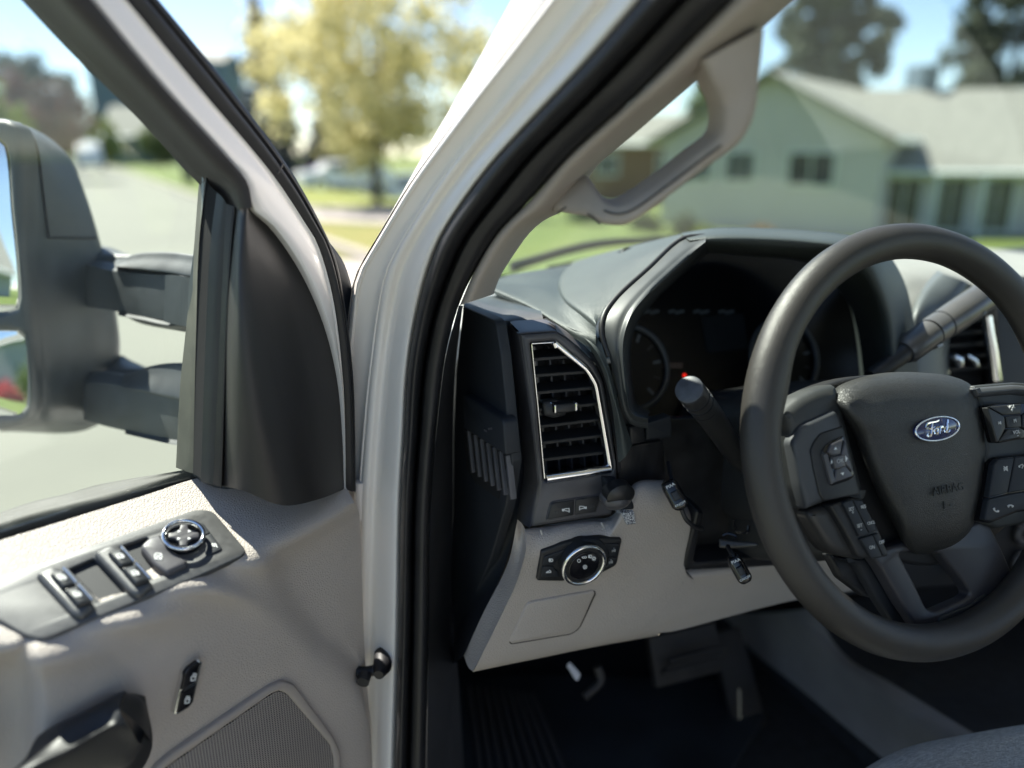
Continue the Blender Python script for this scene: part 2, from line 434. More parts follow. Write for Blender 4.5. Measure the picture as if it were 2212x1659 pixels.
bxo('door_end_panel', WHITE, DOOR, .012, .05, -.069, -.012, .5, 1.31, M=DMAT, bev=.006)

# ---- switch panel
SWL = lambda t, pts, off=0.0: [SWF.l(u, v, off) for u, v in Z(t, *pts)]
wells = [[(600, 640), (815, 545), (1115, 835), (880, 928)], [(1035, 450), (1280, 362), (1330, 420), (1440, 690), (1335, 730)]]
swo = rnd(Z('F2', (-260, 800), (0, 712), (1700, 122), (1850, 130), (2150, 480), (2105, 528), (1755, 690), (380, 1255), (230, 1222), (0, 1090), (-260, 960)), [0, 0, 12, 14, 12, 8, 0, 16, 12, 0, 0])
SWPN = plate('switch_panel', SWF, swo, SWP, DOOR, off=.0045, thick=.005, bev=.001, holes=[rnd(Z('F2', *h), 4) for h in wells])
for h in wells:
    plate('switch_well', SWF, rnd(Z('F2', *h), 3), mat('well_shade_plastic', (.012, .013, .016), .55, bump=.2, scale=900, dist=.0003), DOOR, off=.0012, thick=.002, bev=0)  # near-black colour paints in the shade the pods throw here
def pod(dx, dy):
    s = lambda pts: [(x+dx, y+dy) for x, y in pts]
    hb = rnd(Z('F2', *s([(812, 492), (955, 422), (1030, 438), (1345, 770), (1225, 872), (1140, 850)])), [8, 12, 10, 8, 16, 12])
    H = plate('window_switch_housing', SWF, hb, SWP, DOOR, off=.0095, thick=.02, bev=.0035)
    for c in ([(935, 488), (1058, 452), (1172, 582), (1048, 618)], [(1056, 628), (1188, 596), (1312, 732), (1180, 772)]):
        B = plate('window_switch', SWF, rnd(Z('F2', *s(c)), 5), mat('switch_black', (.02, .022, .024), .32), DOOR, off=.0135, thick=.008, bev=.002)
        # bright front lip
        e = [SWF.l(*q, .0118) for q in Z('F2', *s([c[1], c[2]]))]
        tube('switch_lip', [SWF.w(*e[0], .0125), SWF.w(*e[1], .0125)], .0012, SATIN, DOOR, n=8)
        cx = sum(a for a, b in c)/4+dx; cy = sum(b for a, b in c)/4+dy
        ribbon('window_symbol', SWF, [Z('F2', (cx-38, cy-18), (cx-20, cy+16), (cx+28, cy+6), (cx+14, cy-16), (cx-10, cy-26), (cx-38, cy-18)), Z('F2', (cx-28, cy), (cx+20, cy-8))], PRINT, DOOR, wid=.0007, off=.0137)
pod(0, 0); pod(-505, 185)
lk = plate('window_lock_button', SWF, rnd(Z('F2', (1215, 440), (1300, 360), (1400, 330), (1500, 470), (1640, 560), (1632, 602), (1455, 682), (1350, 610)), [10, 8, 4, 4, 6, 5, 8, 14]), CHAR, DOOR, off=.0085, thick=.012, bev=.003)
ribbon('lock_symbol', SWF, [Z('F2', (1345, 520), (1360, 505), (1400, 508), (1412, 540), (1402, 560), (1352, 555), (1345, 520)), Z('F2', (1352, 512), (1408, 558)), Z('F2', (1408, 512), (1352, 552))], PRINT, DOOR, wid=.0006, off=.0087)
kc = SWF.l(*Z('F2', (1593, 425))[0]); kx = SWF.l(*Z('F2', (1788, 425))[0]); kr = math.hypot(kx[0]-kc[0], kx[1]-kc[1])*.93
ty = SWF.l(*Z('F2', (1593, 302))[0]); kry = abs(ty[1]-kc[1])*1.02
krr = (kr+kry)/2
torus('knob_ring', SWF, kc, krr, krr, .0016, CHROME, DOOR, off=.0115, m=10)
platel('mirror_adjust_knob', SWF, ell(kc, krr-.0003, krr-.0003), GLOSSB, DOOR, off=.0085, thick=.01, bev=.001)
cross = []
for i in range(4):
    a = R_(90*i+20)
    for da, rr in ((-32, .98), (-20, .62), (20, .62), (32, .98)): cross.append((kc[0]+krr*.8*rr*math.cos(a+R_(da)), kc[1]+krr*.8*rr*math.sin(a+R_(da))))
platel('knob_cross', SWF, rnd(cross, .0012), CHAR, DOOR, off=.0112, thick=.004, bev=.0008)
for i in range(4):
    a = R_(90*i+20); cxx, cyy = kc[0]+krr*.36*math.cos(a), kc[1]+krr*.36*math.sin(a)
    platel('arrow_mark', SWF, [(cxx-.0014, cyy-.001), (cxx+.0014, cyy-.001), (cxx, cyy+.0014)], PRINT, DOOR, off=.0115, thick=.0005, bev=0)
for c, ic in (([(1556, 280), (1580, 250), (1705, 226), (1775, 248), (1835, 325), (1770, 354), (1700, 300), (1600, 284)], (1692, 270)),
              ([(1770, 360), (1838, 330), (1932, 455), (1926, 474), (1820, 520), (1785, 505), (1800, 440)], (1866, 435))):
    plate('mirror_fold_button', SWF, rnd(Z('F2', *c), 3), NAVYB, DOOR, off=.0056, thick=.004, bev=.0006)
    x, y = ic
    ribbon('mirror_symbol', SWF, [Z('F2', (x-22, y-12), (x-10, y+12), (x+20, y+10), (x+14, y-12), (x-22, y-12)), Z('F2', (x-8, y), (x+8, y)), Z('F2', (x, y-7), (x+2, y+7)), Z('F2', (x+20, y+10), (x+26, y+20))], PRINT, DOOR, wid=.0005, off=.0058)

# ---- lock rocker, pull handle, speaker on the door face
lko = Z('C1', (1084, 1325), (1146, 1062), (1172, 1030), (1242, 984), (1264, 1000), (1206, 1252), (1180, 1284), (1100, 1334))
plate('lock_switch_trim', FACE, rnd(lko, 3), SATIN, DOOR, off=.006, thick=.008, bev=.0014)
cxy = (sum(p[0] for p in lko)/8, sum(p[1] for p in lko)/8)
def shr(pts, s, sy=None): return [(cxy[0]+(p[0]-cxy[0])*s, cxy[1]+(p[1]-cxy[1])*(sy or s)) for p in pts]
lki = shr(lko, .82, .93)
top_ = [lki[1], lki[2], lki[3], lki[4], ((lki[4][0]*.53+lki[5][0]*.47), (lki[4][1]*.53+lki[5][1]*.47)), ((lki[1][0]*.55+lki[0][0]*.45), (lki[1][1]*.55+lki[0][1]*.45))]
bot_ = [((lki[1][0]*.52+lki[0][0]*.48), (lki[1][1]*.52+lki[0][1]*.48)+0), ((lki[4][0]*.5+lki[5][0]*.5), (lki[4][1]*.5+lki[5][1]*.5)), lki[5], lki[6], lki[7], lki[0]]
plate('lock_button', FACE, rnd(top_, 2), GLOSSB, DOOR, off=.0075, thick=.004, bev=.001)
plate('lock_button', FACE, rnd(bot_, 2), GLOSSB, DOOR, off=.0072, thick=.004, bev=.001)
for (x, y), op in (((1203, 1100), 1), ((1166, 1240), 0)):
    sh = [(x-4, y-8), (x+2, y-28), (x+16, y-26), (x+16, y-16)] if op else [(x-10, y-6), (x-4, y-24), (x+12, y-24), (x+10, y-6)]
    ribbon('padlock_symbol', FACE, [Z('C1', (x-12, y-8), (x+14, y-12), (x+10, y+12), (x-14, y+16), (x-12, y-8)), Z('C1', *sh)], PRINT, DOOR, wid=.0009, off=.0078)
ri = Z('C1', (960, 1760), (1040, 1655), (1690, 1200), (1742, 1180), (1795, 1205), (2062, 1520), (2082, 1600), (2090, 1800), (960, 1800))
ro = Z('C1', (900, 1760), (985, 1650), (1080, 1570), (1680, 1160), (1762, 1122), (1835, 1142), (2085, 1475), (2122, 1560), (2135, 1800), (900, 1800))
plate('grille_rim', FACE, rnd(ro, 8), TAUPEF, DOOR, off=.006, thick=.009, bev=.0022, holes=[rnd(ri, 6)])
GRILLE = mat('speaker_grille', (.19, .178, .17), .6)
n_ = GRILLE.node_tree; b_ = n_.nodes['Principled BSDF']
tc = n_.nodes.new('ShaderNodeTexCoord'); mp = n_.nodes.new('ShaderNodeMapping'); mp.inputs['Rotation'].default_value = (R_(0), R_(0), -math.atan2(FACE.ex.y, FACE.ex.x))
mp2 = n_.nodes.new('ShaderNodeMapping'); mp2.inputs['Scale'].default_value = (1, 0.0, 1.3)
vo = n_.nodes.new('ShaderNodeTexVoronoi'); vo.inputs['Scale'].default_value = 390; vo.inputs['Randomness'].default_value = .0
cr = n_.nodes.new('ShaderNodeMapRange'); cr.inputs['From Min'].default_value = .2; cr.inputs['From Max'].default_value = .34
mx_ = n_.nodes.new('ShaderNodeMix'); mx_.data_type = 'RGBA'; mx_.inputs[6].default_value = (.012, .012, .013, 1); mx_.inputs[7].default_value = (.30, .265, .24, 1)
for a, b in ((tc.outputs['Object'], mp.inputs[0]), (mp.outputs[0], mp2.inputs[0]), (mp2.outputs[0], vo.inputs['Vector']), (vo.outputs['Distance'], cr.inputs[0]), (cr.outputs[0], mx_.inputs[0]), (mx_.outputs[2], b_.inputs['Base Color'])): n_.links.new(a, b)
bpn = n_.nodes.new('ShaderNodeBump'); bpn.inputs['Distance'].default_value = .0012; bpn.inputs['Strength'].default_value = .7; n_.links.new(cr.outputs[0], bpn.inputs['Height']); n_.links.new(bpn.outputs[0], b_.inputs['Normal'])
plate('speaker_grille', FACE, rnd(ri, 6), GRILLE, DOOR, off=.0036, thick=.005, bev=.0008)
hl = [[FACE.p(*q, .0) for q in Z('C1', (-300, 1900), (140, 1620), (240, 1455), (480, 1330), (735, 1196))],
      [FACE.p(*q, .018) for q in Z('C1', (-200, 1880), (200, 1600), (340, 1440), (560, 1310), (780, 1185))],
      [FACE.p(*q, .034) for q in Z('C1', (-150, 1900), (160, 1640), (400, 1520), (640, 1400), (740, 1290))],
      [FACE.p(*q, .040) for q in Z('C1', (-100, 1950), (240, 1680), (460, 1560), (690, 1420), (815, 1420))],
      [FACE.p(*q, .020) for q in Z('C1', (0, 2000), (420, 1800), (640, 1700), (800, 1640), (880, 1500))],
      [FACE.p(*q, .0) for q in Z('C1', (100, 2100), (500, 1900), (800, 1760), (940, 1560), (905, 1215))]]
loft('door_pull', hl, BLACK, DOOR, nv=24, nu=5, smooth=70)
endc = [[FACE.p(*q, o) for q, o in zip(Z('C1', (735, 1196), (780, 1185), (740, 1290)), (0, .018, .034))], [FACE.p(*q, o) for q, o in zip(Z('C1', (830, 1195), (880, 1240), (870, 1400)), (.002, .014, .022))], [FACE.p(*q, 0) for q in Z('C1', (902, 1212), (925, 1330), (942, 1500))]]
loft('pull_end_cap', endc, BLACK, DOOR, nv=10, nu=5, smooth=70)

# ---- belt seals, glass, division bar
BH = Fr((0, 0, 1.372), VZ, up=(0, 1, 0))
b0 = [(-170, 1168), (0, 1112), (72, 1087), (146, 1070), (205, 1052), (417, 1018)]
b1 = [(-170, 1202), (0, 1147), (72, 1124), (149, 1104), (268, 1074), (430, 1022)]
b2 = [(-170, 1219), (0, 1167), (75, 1144), (200, 1105), (293, 1076), (431, 1032)]
o_ = [BH.p(u, v) for u, v in b0]; i_ = [BH.p(u, v, -.004) for u, v in b1]
loft('outer_belt_seal', [[q-VZ*.03 for q in o_], o_, [a.lerp(b, .5)+VZ*.003 for a, b in zip(o_, i_)], i_, [q-VZ*.03 for q in i_]], RUBG, DOOR, nv=24, nu=4)
g1 = [q-VZ*.004 for q in i_]; g2 = [SWF.p(u, v, -.004) for u, v in b2]
loft('inner_belt_seal', [g1, [a.lerp(b, .35)-VZ*.012 for a, b in zip(g1, g2)], [a.lerp(b, .7)-VZ*.004 for a, b in zip(g1, g2)], g2], RUB, DOOR, nv=24, nu=4)
plate('door_glass', DOORF, [(-260, 1260), (0, 1150), (205, 1085), (425, 1030), (440, 372), (327, 240), (176, 88), (85, -12), (-100, -230), (-260, -420)], DGLASS, DOOR, off=-.058, thick=.0035, bev=0)
def strip(name, A, B, ma, par, wa, wb, nv=24, mid=None, th=0):
    la = [DOORF.p(u, v, wa) for u, v in A]; lb = [DOORF.p(u, v, wb) for u, v in B]
    ls = [crom(la, nv), crom(lb, nv)]
    if mid is not None: ls.insert(1, [a.lerp(b, .5)+DN*mid for a, b in zip(*ls)])
    return loft(name, ls, ma, par, nv=nv, nu=5, thick=th)
gA = [(432, 360), (417, 556), (400, 726), (389, 833), (380, 1010)]
gB = [(446, 380), (430, 521), (424, 700), (417, 1022)]
gC = [(468, 415), (455, 521), (443, 760), (434, 1034)]
gD = [(488, 440), (484, 521), (472, 780), (460, 1045)]
gE = [(506, 452), (497, 521), (487, 640), (478, 1050)]
strip('division_bar', gA, gB, mat('olive_rubber', (.06, .06, .045), .7, var=.2, vscale=40), DOOR, -.085, -.052, mid=.004)
strip('glass_run_channel', gB, gC, mat('flocked_channel', (.004, .004, .005), .95), DOOR, -.052, -.036, mid=-.006)
strip('division_trim', gC, gD, mat('dusty_grey_trim', (.03, .031, .03), .5, var=.15), DOOR, -.034, -.022, mid=.003)
strip('channel_lip', gD, gE, mat('brown_black_rubber', (.018, .015, .014), .5, var=.15), DOOR, -.020, -.020, mid=.008)

# ---- mirror sail inside the door
sa = [(503, 455), (496, 521), (486, 640), (480, 850), (476, 1048)]
sb = [(516, 449), (510, 540), (505, 660), (508, 850), (530, 1062)]
sc = [(531, 446), (524, 560), (530, 680), (556, 880), (611, 1092)]
sd = [(538, 447), (560, 560), (590, 690), (640, 880), (690, 1078)]
se = [(545, 450), (590, 488), (653, 576), (705, 695), (733, 816), (742, 938), (744, 1056)]
def offl(pts, a, b): return [DOORF.p(u, v, a+(b-a)*i/(len(pts)-1)) for i, (u, v) in enumerate(pts)]
loft('mirror_sail_trim', [offl(sa, -.03, -.02), offl(sb, -.005, .018), offl(sc, .004, .036), offl(sd, .0, .03), offl(se, -.012, .002)], mat('sail_plastic', (.019, .0165, .016), .46, bump=.2, scale=900, dist=.0003, var=.3, vscale=35, stretch=(1, 1, .15)), DOOR, nv=32, nu=6, smooth=80)

plate('mirror_mount', DOORF, [(450, 1050), (462, 640), (486, 470), (530, 450), (590, 488), (653, 576), (705, 695), (733, 816), (742, 938), (744, 1070), (620, 1110)], MIRH, DOOR, off=-.034, thick=.05, bev=.008)
# ---- door window frame: black inner, white flange, rubber seal
f0 = Z('A1', (1412, 1330), (1350, 1170), (1260, 1075), (940, 720), (500, 280), (240, 0), (-100, -370))
fm = Z('A1', (1500, 1300), (1455, 1150), (1340, 1030), (950, 600), (530, 130), (400, -20), (100, -370))
f1 = Z('A1', (1570, 1292), (1540, 1140), (1420, 990), (960, 480), (570, 0), (290, -340))
WGL = mat('frame_flocked_black', (.018, .016, .018), .6, var=.2, vscale=30)
L0 = crom([DOORF.p(u, v, -.05) for u, v in f0], 30); LM = crom([DOORF.p(u, v, .006) for u, v in fm], 30); L1 = crom([DOORF.p(u, v, .012) for u, v in f1], 30)
loft('window_frame', [[q-DN*.03 for q in L0], L0, [a.lerp(b, .4)+DN*.004 for a, b in zip(L0, LM)], LM, L1, [q-DN*.01 for q in L1]], WGL, DOOR, nv=30, nu=4)
wl = [(744, 1056), (742, 938), (733, 816), (705, 695), (653, 576), (590, 486), (547, 450)] + Z('A1', (1540, 1140), (1420, 990), (960, 480), (570, 0), (290, -340))
wr = [(744, 1056), (743, 938), (738, 816), (715, 635), (681, 521)] + Z('A1', (1900, 1400), (1700, 1100), (1220, 530), (780, 0), (500, -340))
A_ = crom([DOORF.p(u, v, .003) for u, v in wl], 50); B_ = crom([DOORF.p(u, v, -.004) for u, v in wr], 50)
loft('painted_flange', [[q-DN*.02 for q in A_], A_, [a.lerp(b, .45)+DN*.002 for a, b in zip(A_, B_)], [a.lerp(b, .9) for a, b in zip(A_, B_)], B_, [q-DN*.03 for q in B_]], WHITE, DOOR, nv=50, nu=4)
sr = [(764, 1060), (763, 938), (758, 800), (741, 660), (722, 560)] + Z('A1', (1990, 1400), (1820, 1090), (1480, 620), (980, 0), (690, -340))
S_ = crom([DOORF.p(u, v, -.02) for u, v in sr], 50); B2_ = [q-DN*.004 for q in B_]
loft('door_seal', [B2_, [a.lerp(b, .2)+DN*.006 for a, b in zip(B2_, S_)], [a.lerp(b, .45)+DN*.010 for a, b in zip(B2_, S_)], [a.lerp(b, .62)+DN*.002 for a, b in zip(B2_, S_)], [a.lerp(b, .8)+DN*.006 for a, b in zip(B2_, S_)], S_, [q-DN*.03 for q in S_]], RUB, DOOR, nv=50, nu=4)
plate('mirror_base_edge', DOORF, smc([(690, 495), (722, 528), (748, 566), (768, 630), (777, 688), (776, 736), (757, 795), (740, 700), (715, 580)], 40), NAVYB, DOOR, off=-.045, thick=.04, bev=.006)
tube('seal_joint', [DOORF.p(*q, -.004) for q in Z('A1', (1722, 1078), (1738, 1060), (1758, 1015))], .0012, RUB, DOOR)

# ================================================================== towing mirror
MIR = empty('side_mirror', DL(.12, -.35, 1.3))
MIR.parent = TRUCK; MIR.matrix_parent_inverse = WM(TRUCK).inverted()
tag(MIR, 'large black towing mirror on twin arms')
MF = Fr(P(30, 600, .86), Vector((-.55, -.835, 0.115)))
MF2 = Fr(MF.p(20, 806, -.006), Vector((-.55, -.835, 0.15)))
hs0 = [(-330, 300), (-200, 262), (-60, 256), (20, 262), (40, 290), (47, 420), (52, 560), (62, 700), (76, 860), (70, 905), (30, 925), (-60, 931), (-200, 931), (-330, 900)]
gu = [(-300, 330), (-180, 300), (-40, 292), (3, 305), (13, 333), (23, 451), (35, 570), (39, 650), (32, 670), (0, 676), (-180, 676), (-300, 660)]
gl_ = [(-300, 716), (0, 716), (38, 717), (52, 730), (56, 764), (57, 868), (52, 886), (35, 897), (0, 898), (-300, 890)]
plate('mirror_face_frame', MF, smc(hs0, 70), MIRH, MIR, off=0, thick=.02, bev=.006, holes=[smc(gu, 50), smc(gl_, 50)])
plate('mirror_glass', MF, smc(gu, 50), MIRRORM, MIR, off=-.008, thick=.003, bev=.0008)
# the wide-angle glass is slightly domed
GL2 = [MF2.l(u, v, 0) for u, v in smc(gl_, 50)]
dome('wide_angle_glass', MF2, GL2, MIRRORM, MIR, off=-.001, h=.004, rings=10, prof=.5, skirt=.003)
e0 = [(-60, 262), (10, 268), (36, 300), (45, 420), (50, 560), (60, 700), (74, 860), (66, 905), (0, 926)]
e1 = [(-60, 256), (28, 262), (62, 300), (78, 420), (90, 560), (104, 700), (118, 850), (104, 912), (0, 931)]
e2 = [(-60, 256), (55, 271), (108, 312), (150, 420), (172, 540), (190, 680), (196, 820), (160, 918), (0, 932)]
e3 = [(-60, 258), (80, 285), (149, 337), (183, 415), (217, 525), (250, 670), (258, 775), (215, 915), (0, 932)]
e4 = [(-60, 300), (70, 300), (130, 350), (165, 430), (195, 530), (225, 670), (230, 770), (190, 890), (0, 920)]
MHO = loft('mirror_housing', [[MF.p(u, v, o) for u, v in e] for e, o in ((e0, -.004), (e1, -.025), (e2, -.085), (e3, -.13), (e4, -.17))], MIRH, MIR, nv=44, nu=7, smooth=80)
# cap shell over the housing's top, edged by its seam
k0 = [(58, 272)] + Z('A1', (200, 840), (225, 900), (245, 1000), (270, 1200), (305, 1478))
k1 = [(84, 286), (118, 316), (138, 365), (152, 425), (168, 512)]
k2 = [(104, 297), (151, 338), (184, 413), (200, 462), (214, 513)]
from mathutils.bvhtree import BVHTree
_bv = BVHTree.FromPolygons([v.co for v in MHO.data.vertices], [tuple(p.vertices) for p in MHO.data.polygons])
def on_housing(u, v, lift):
    h = _bv.ray_cast(CAM, ray(u, v).normalized())[0]
    while h is None and u > 0:
        u -= 3; h = _bv.ray_cast(CAM, ray(u, v).normalized())[0]
    return h - ray(u, v).normalized()*lift
k2 = [(u-5, v+2) for u, v in k2]
ks = [r2d0 for r2d0 in (crom([(u, v, 0) for u, v in k], 20) for k in (k0, [( (a[0]+b[0])/2, (a[1]+b[1])/2) for a, b in zip([(p.x, p.y) for p in crom([(u, v, 0) for u, v in k0], 6)], [(p.x, p.y) for p in crom([(u, v, 0) for u, v in k2], 6)])], k2))]
CAPS = loft('mirror_cap', [[on_housing(p.x, p.y, .0022) for p in l] for l in ks], MIRH, MIR, nv=20, nu=6, smooth=80)
tube('cap_gap', [on_housing(p.x, p.y, .002) for p in ks[0]] + [on_housing(u, v, .002) for u, v in ((125, 513), (150, 513), (175, 514), (200, 514), (208, 514))], .0013, mat('seam_shadow', (.006, .006, .007), .8), MIR, n=6)
def seam(name, pts, fn, r, par, ma=None): return tube(name, [fn(q) for q in pts], r, ma or mat('seam_shadow', (.006, .006, .007), .8), par, n=6, steps=len(pts)*5)
def arm(y0, us, top, bot, dl, dr, name, cover_t, cover_b):
    d = lambda u: dl+(dr-dl)*(u-150)/260.0
    T = [P(u, v, d(u)) for u, v in top]; B = [P(u, v, d(u)) for u, v in bot]
    n = 24; T = crom(T, n); B = crom(B, n)
    off = Vector((-.1, .995, 0))*.055
    ch = [a.lerp(b, .5)-Vector((0, 1, 0))*.002 for a, b in zip(T, B)]
    loft(name, [[q+off for q in T], [q+off*.12 for q in T], [a.lerp(b, .06) for a, b in zip(T, B)], ch, [a.lerp(b, .94) for a, b in zip(T, B)], [q+off*.12 for q in B], [q+off for q in B]], MIRH, MIR, nv=n, nu=4, closed=True, caps=True, smooth=50)
    for nm, c in (('arm_sleeve', cover_t), ('arm_sleeve', cover_b)):
        f = [P(u, v, d(u)-.006) for u, v in c[0]]; b = [P(u, v, d(u)-.002) for u, v in c[1]]
        f = crom(f, 16); b = crom(b, 16)
        loft(nm, [f, [a.lerp(q, .25)-Vector((0, 1, 0))*.003 for a, q in zip(f, b)], [a.lerp(q, .7) + Vector((0, .012, 0)) for a, q in zip(f, b)], [q+off*.5 for q in b], [q+off*1.05 for q in f]], MIRH, MIR, nv=16, nu=4, closed=True, caps=True, smooth=60)
Bz = lambda *p: Z('B1', *p)
arm(0, 0, Bz((450, 150), (510, 140), (720, 186), (1100, 215), (1260, 222)), Bz((450, 385), (500, 400), (720, 435), (1050, 495), (1260, 540)), .965, .80, 'upper_arm',
    (Bz((712, 152), (850, 172), (1095, 205), (1130, 215), (1260, 225)), Bz((735, 138), (850, 95), (1000, 84), (1100, 88), (1260, 110))),
    (Bz((735, 452), (900, 480), (1055, 512), (1150, 500), (1260, 520)), Bz((750, 470), (850, 525), (950, 553), (1145, 588), (1260, 610))))
arm(0, 0, Bz((520, 895), (570, 880), (780, 905), (1000, 960), (1260, 1010)), Bz((520, 1110), (560, 1125), (780, 1180), (1100, 1235), (1260, 1260)), .955, .80, 'lower_arm',
    (Bz((762, 902), (900, 935), (1110, 985), (1180, 995), (1260, 1000)), Bz((790, 872), (900, 825), (1020, 800), (1130, 795), (1260, 800))),
    (Bz((778, 1185), (900, 1212), (1095, 1252), (1180, 1255), (1260, 1260)), Bz((790, 1205), (900, 1240), (1090, 1280), (1180, 1290), (1260, 1300))))
bxs = [Bz((1062, 215), (1110, 212), (1190, 225), (1260, 230)), Bz((1052, 500), (1100, 515), (1180, 530), (1260, 540))]
ds = lambda u: .965-.165*(u-150)/260.0-.008
loft('arm_collar', [[P(u, v, ds(u)) for u, v in bxs[0]], [P(u, v, ds(u)) for u, v in bxs[1]]], MIRH, MIR, nv=6, nu=3, thick=.006)
# sockets that flare from the housing into the arms
for sgn, S in ((0, [[(330, 230), (320, 330), (345, 440), (390, 470)], [(440, 150), (450, 300), (465, 420), (480, 460)], [(560, 90), (480, 160), (480, 390), (560, 420)], [(700, 40), (810, 92), (560, 140), (520, 150)]]),
               (1, [[(385, 880), (380, 980), (400, 1090), (440, 1130)], [(470, 800), (500, 930), (520, 1090), (540, 1140)], [(740, 720), (560, 870), (545, 1120), (620, 1150)]])):
    ls = [[MF.p(*q, -.075-.03*i) for q in Bz(*l)] for i, l in enumerate(S)]
    if sgn == 0: ls = ls[:3]
    loft('arm_socket', ls, MIRH, MIR, nv=18, nu=6, smooth=80)
for S in ([[(545, 100), (620, 32), (690, 40), (760, 70), (812, 95)], [(530, 130), (600, 118), (690, 108), (760, 100), (815, 98)]],
          [[(735, 770), (745, 708), (820, 745), (880, 770), (930, 800)], [(580, 860), (700, 838), (800, 822), (880, 810), (930, 802)]]):
    a = [P(u, v, 1.0) for u, v in Bz(*S[0])]; b = [P(u, v, .955) for u, v in Bz(*S[1])]
    loft('socket_ledge', [a, [p.lerp(q, .6)+VZ*.003 for p, q in zip(a, b)], b, [q-VZ*.02 for q in b]], MIRH, MIR, nv=16, nu=4, smooth=70)

# ================================================================== A-pillar, jamb, seals
DS = [(-200, .40), (0, .445), (200, .50), (400, .575), (560, .63), (700, .672), (850, .70), (1000, .72), (1250, .755), (1500, .79), (1800, .83)]
def dseal(v):
    for (a, x), (b, y) in zip(DS, DS[1:]):
        if v <= b: return x+(y-x)*(v-a)/(b-a)
    return DS[-1][1]
def r2d(pts, n): return [(p.x, p.y) for p in crom([(a, b, 0) for a, b in pts], n)]
W0 = r2d([(690, 1800), (700, 1400), (722, 1000), (745, 800), (769, 600), (783, 572), (824, 503), (887, 399), (956, 302), (1036, 194), (1095, 118), (1185, 0), (1300, -150)], 60)
W5 = r2d([(850, 1800), (852, 1659), (861, 1361), (866, 1083), (874, 938), (880, 816), (894, 712), (918, 608), (949, 521), (991, 451), (1060, 358), (1165, 243), (1269, 132), (1383, 0), (1510, -150)], 60)
def band(A, B, spec): return [[P(a[0]+(b[0]-a[0])*f, a[1]+(b[1]-a[1])*f, dseal(a[1]+(b[1]-a[1])*f)*k) for a, b in zip(A, B)] for f, k in spec]
PIL = loft('body_pillar', band(W0, W5, [(-.02, 1.16), (0, 1.115), (.035, 1.085), (.10, 1.08), (.36, 1.07), (.43, 1.05), (.52, 1.045), (.62, 1.05), (.72, 1.035), (.92, 1.012), (1.0, 1.02)]), WHITE, TRUCK, nv=60, nu=4, smooth=80)
for f_, r_ in ((.40, .0011), (.06, .0016)):
    tube('sealer_bead', band(W0, W5, [(f_, 1.056 if f_ > .2 else 1.079)])[0][12:], r_, WHITE, PIL, n=6)
tag(PIL, 'white painted windshield pillar and door jamb')
_w = [P(a[0]-4, a[1], dseal(a[1])*1.118) for a in W0[14:]]
_e = [Vector((.145, 1.12, 1.25)).lerp(Vector((.30, .33, 2.02)), i/(len(_w)-1)) for i in range(len(_w))]
loft('pillar_outer', [_w, [a.lerp(b, .4)+Vector((-.012, .0, .004)) for a, b in zip(_w, _e)], _e], WHITE, TRUCK, nv=46, nu=4, smooth=80)
S5 = r2d([(916, 1800), (920, 1659), (925, 1361), (930, 1083), (949, 868), (963, 764), (990, 662), (1026, 584), (1078, 500), (1147, 430), (1234, 333), (1373, 208), (1481, 101), (1583, 0), (1740, -150)], 60)
loft('opening_seal', band(W5, S5, [(-.02, 1.03), (.02, 1.0), (.14, .98), (.28, .982), (.38, 1.0), (.44, 1.03), (.50, 1.0), (.60, .993), (.80, .99), (.95, 1.0), (1.0, 1.03)]), RUB, TRUCK, nv=60, nu=4, smooth=80)
CAPF = Fr((.223, .62, 1.3), (-.994, -.11, 0))
cl_ = [(1010, 1800), (987, 1430), (977, 1378), (979, 1083), (979, 938), (984, 799), (1000, 660)]
SL = crom([P(u, v, dseal(v)*1.03) for u, v in [(916, 1800), (921, 1659), (926, 1361), (931, 1083), (950, 868), (964, 764), (991, 660)]], 30)
SRr = crom([CAPF.p(u, v, .002) for u, v in cl_], 30)
loft('kick_trim', [SL, [a.lerp(b, .12)-Vector((.0, -.0, 0)) for a, b in zip(SL, SRr)], [a.lerp(b, .85) for a, b in zip(SL, SRr)], SRr], mat('dark_grey_trim', (.035, .036, .04), .55, bump=.2, scale=700, dist=.0003, var=.15), TRUCK, nv=30, nu=4)
tube('trim_bead', [q+Vector((-.003, -.002, 0)) for q in SRr], .0017, RUB, TRUCK, n=8)

# jamb fittings: hinge plates and the door-check bolt
HJ = lambda u, v: P(u, v, dseal(v)*1.045)
HJ = lambda u, v: P(u, v, dseal(v)*1.055)
for v0, v1 in ((1040, 1120),):
    tube('hinge_knuckle', [HJ(777, v0), HJ(778, v1)], .0055, WHITE, TRUCK, n=14)
k = P(826, 1440, dseal(1440)*1.0)
tube('check_bolt', [k+Vector((.004, .02, 0)), k, k+Vector((-.006, -.012, 0))], [.009, .0095, .005], RUB, TRUCK, n=14)
tube('check_strap', [k+Vector((.002, .0, -.002)), k+Vector((-.014, .004, -.005)), k+Vector((-.034, .012, -.007))], [.006, .0055, .0065], RUB, TRUCK, n=10, steps=8)
tube('check_bolt', [k+Vector((-.018, -.002, -.004)), k+Vector((-.022, -.010, -.006))], .0065, BLACK, TRUCK, n=12)

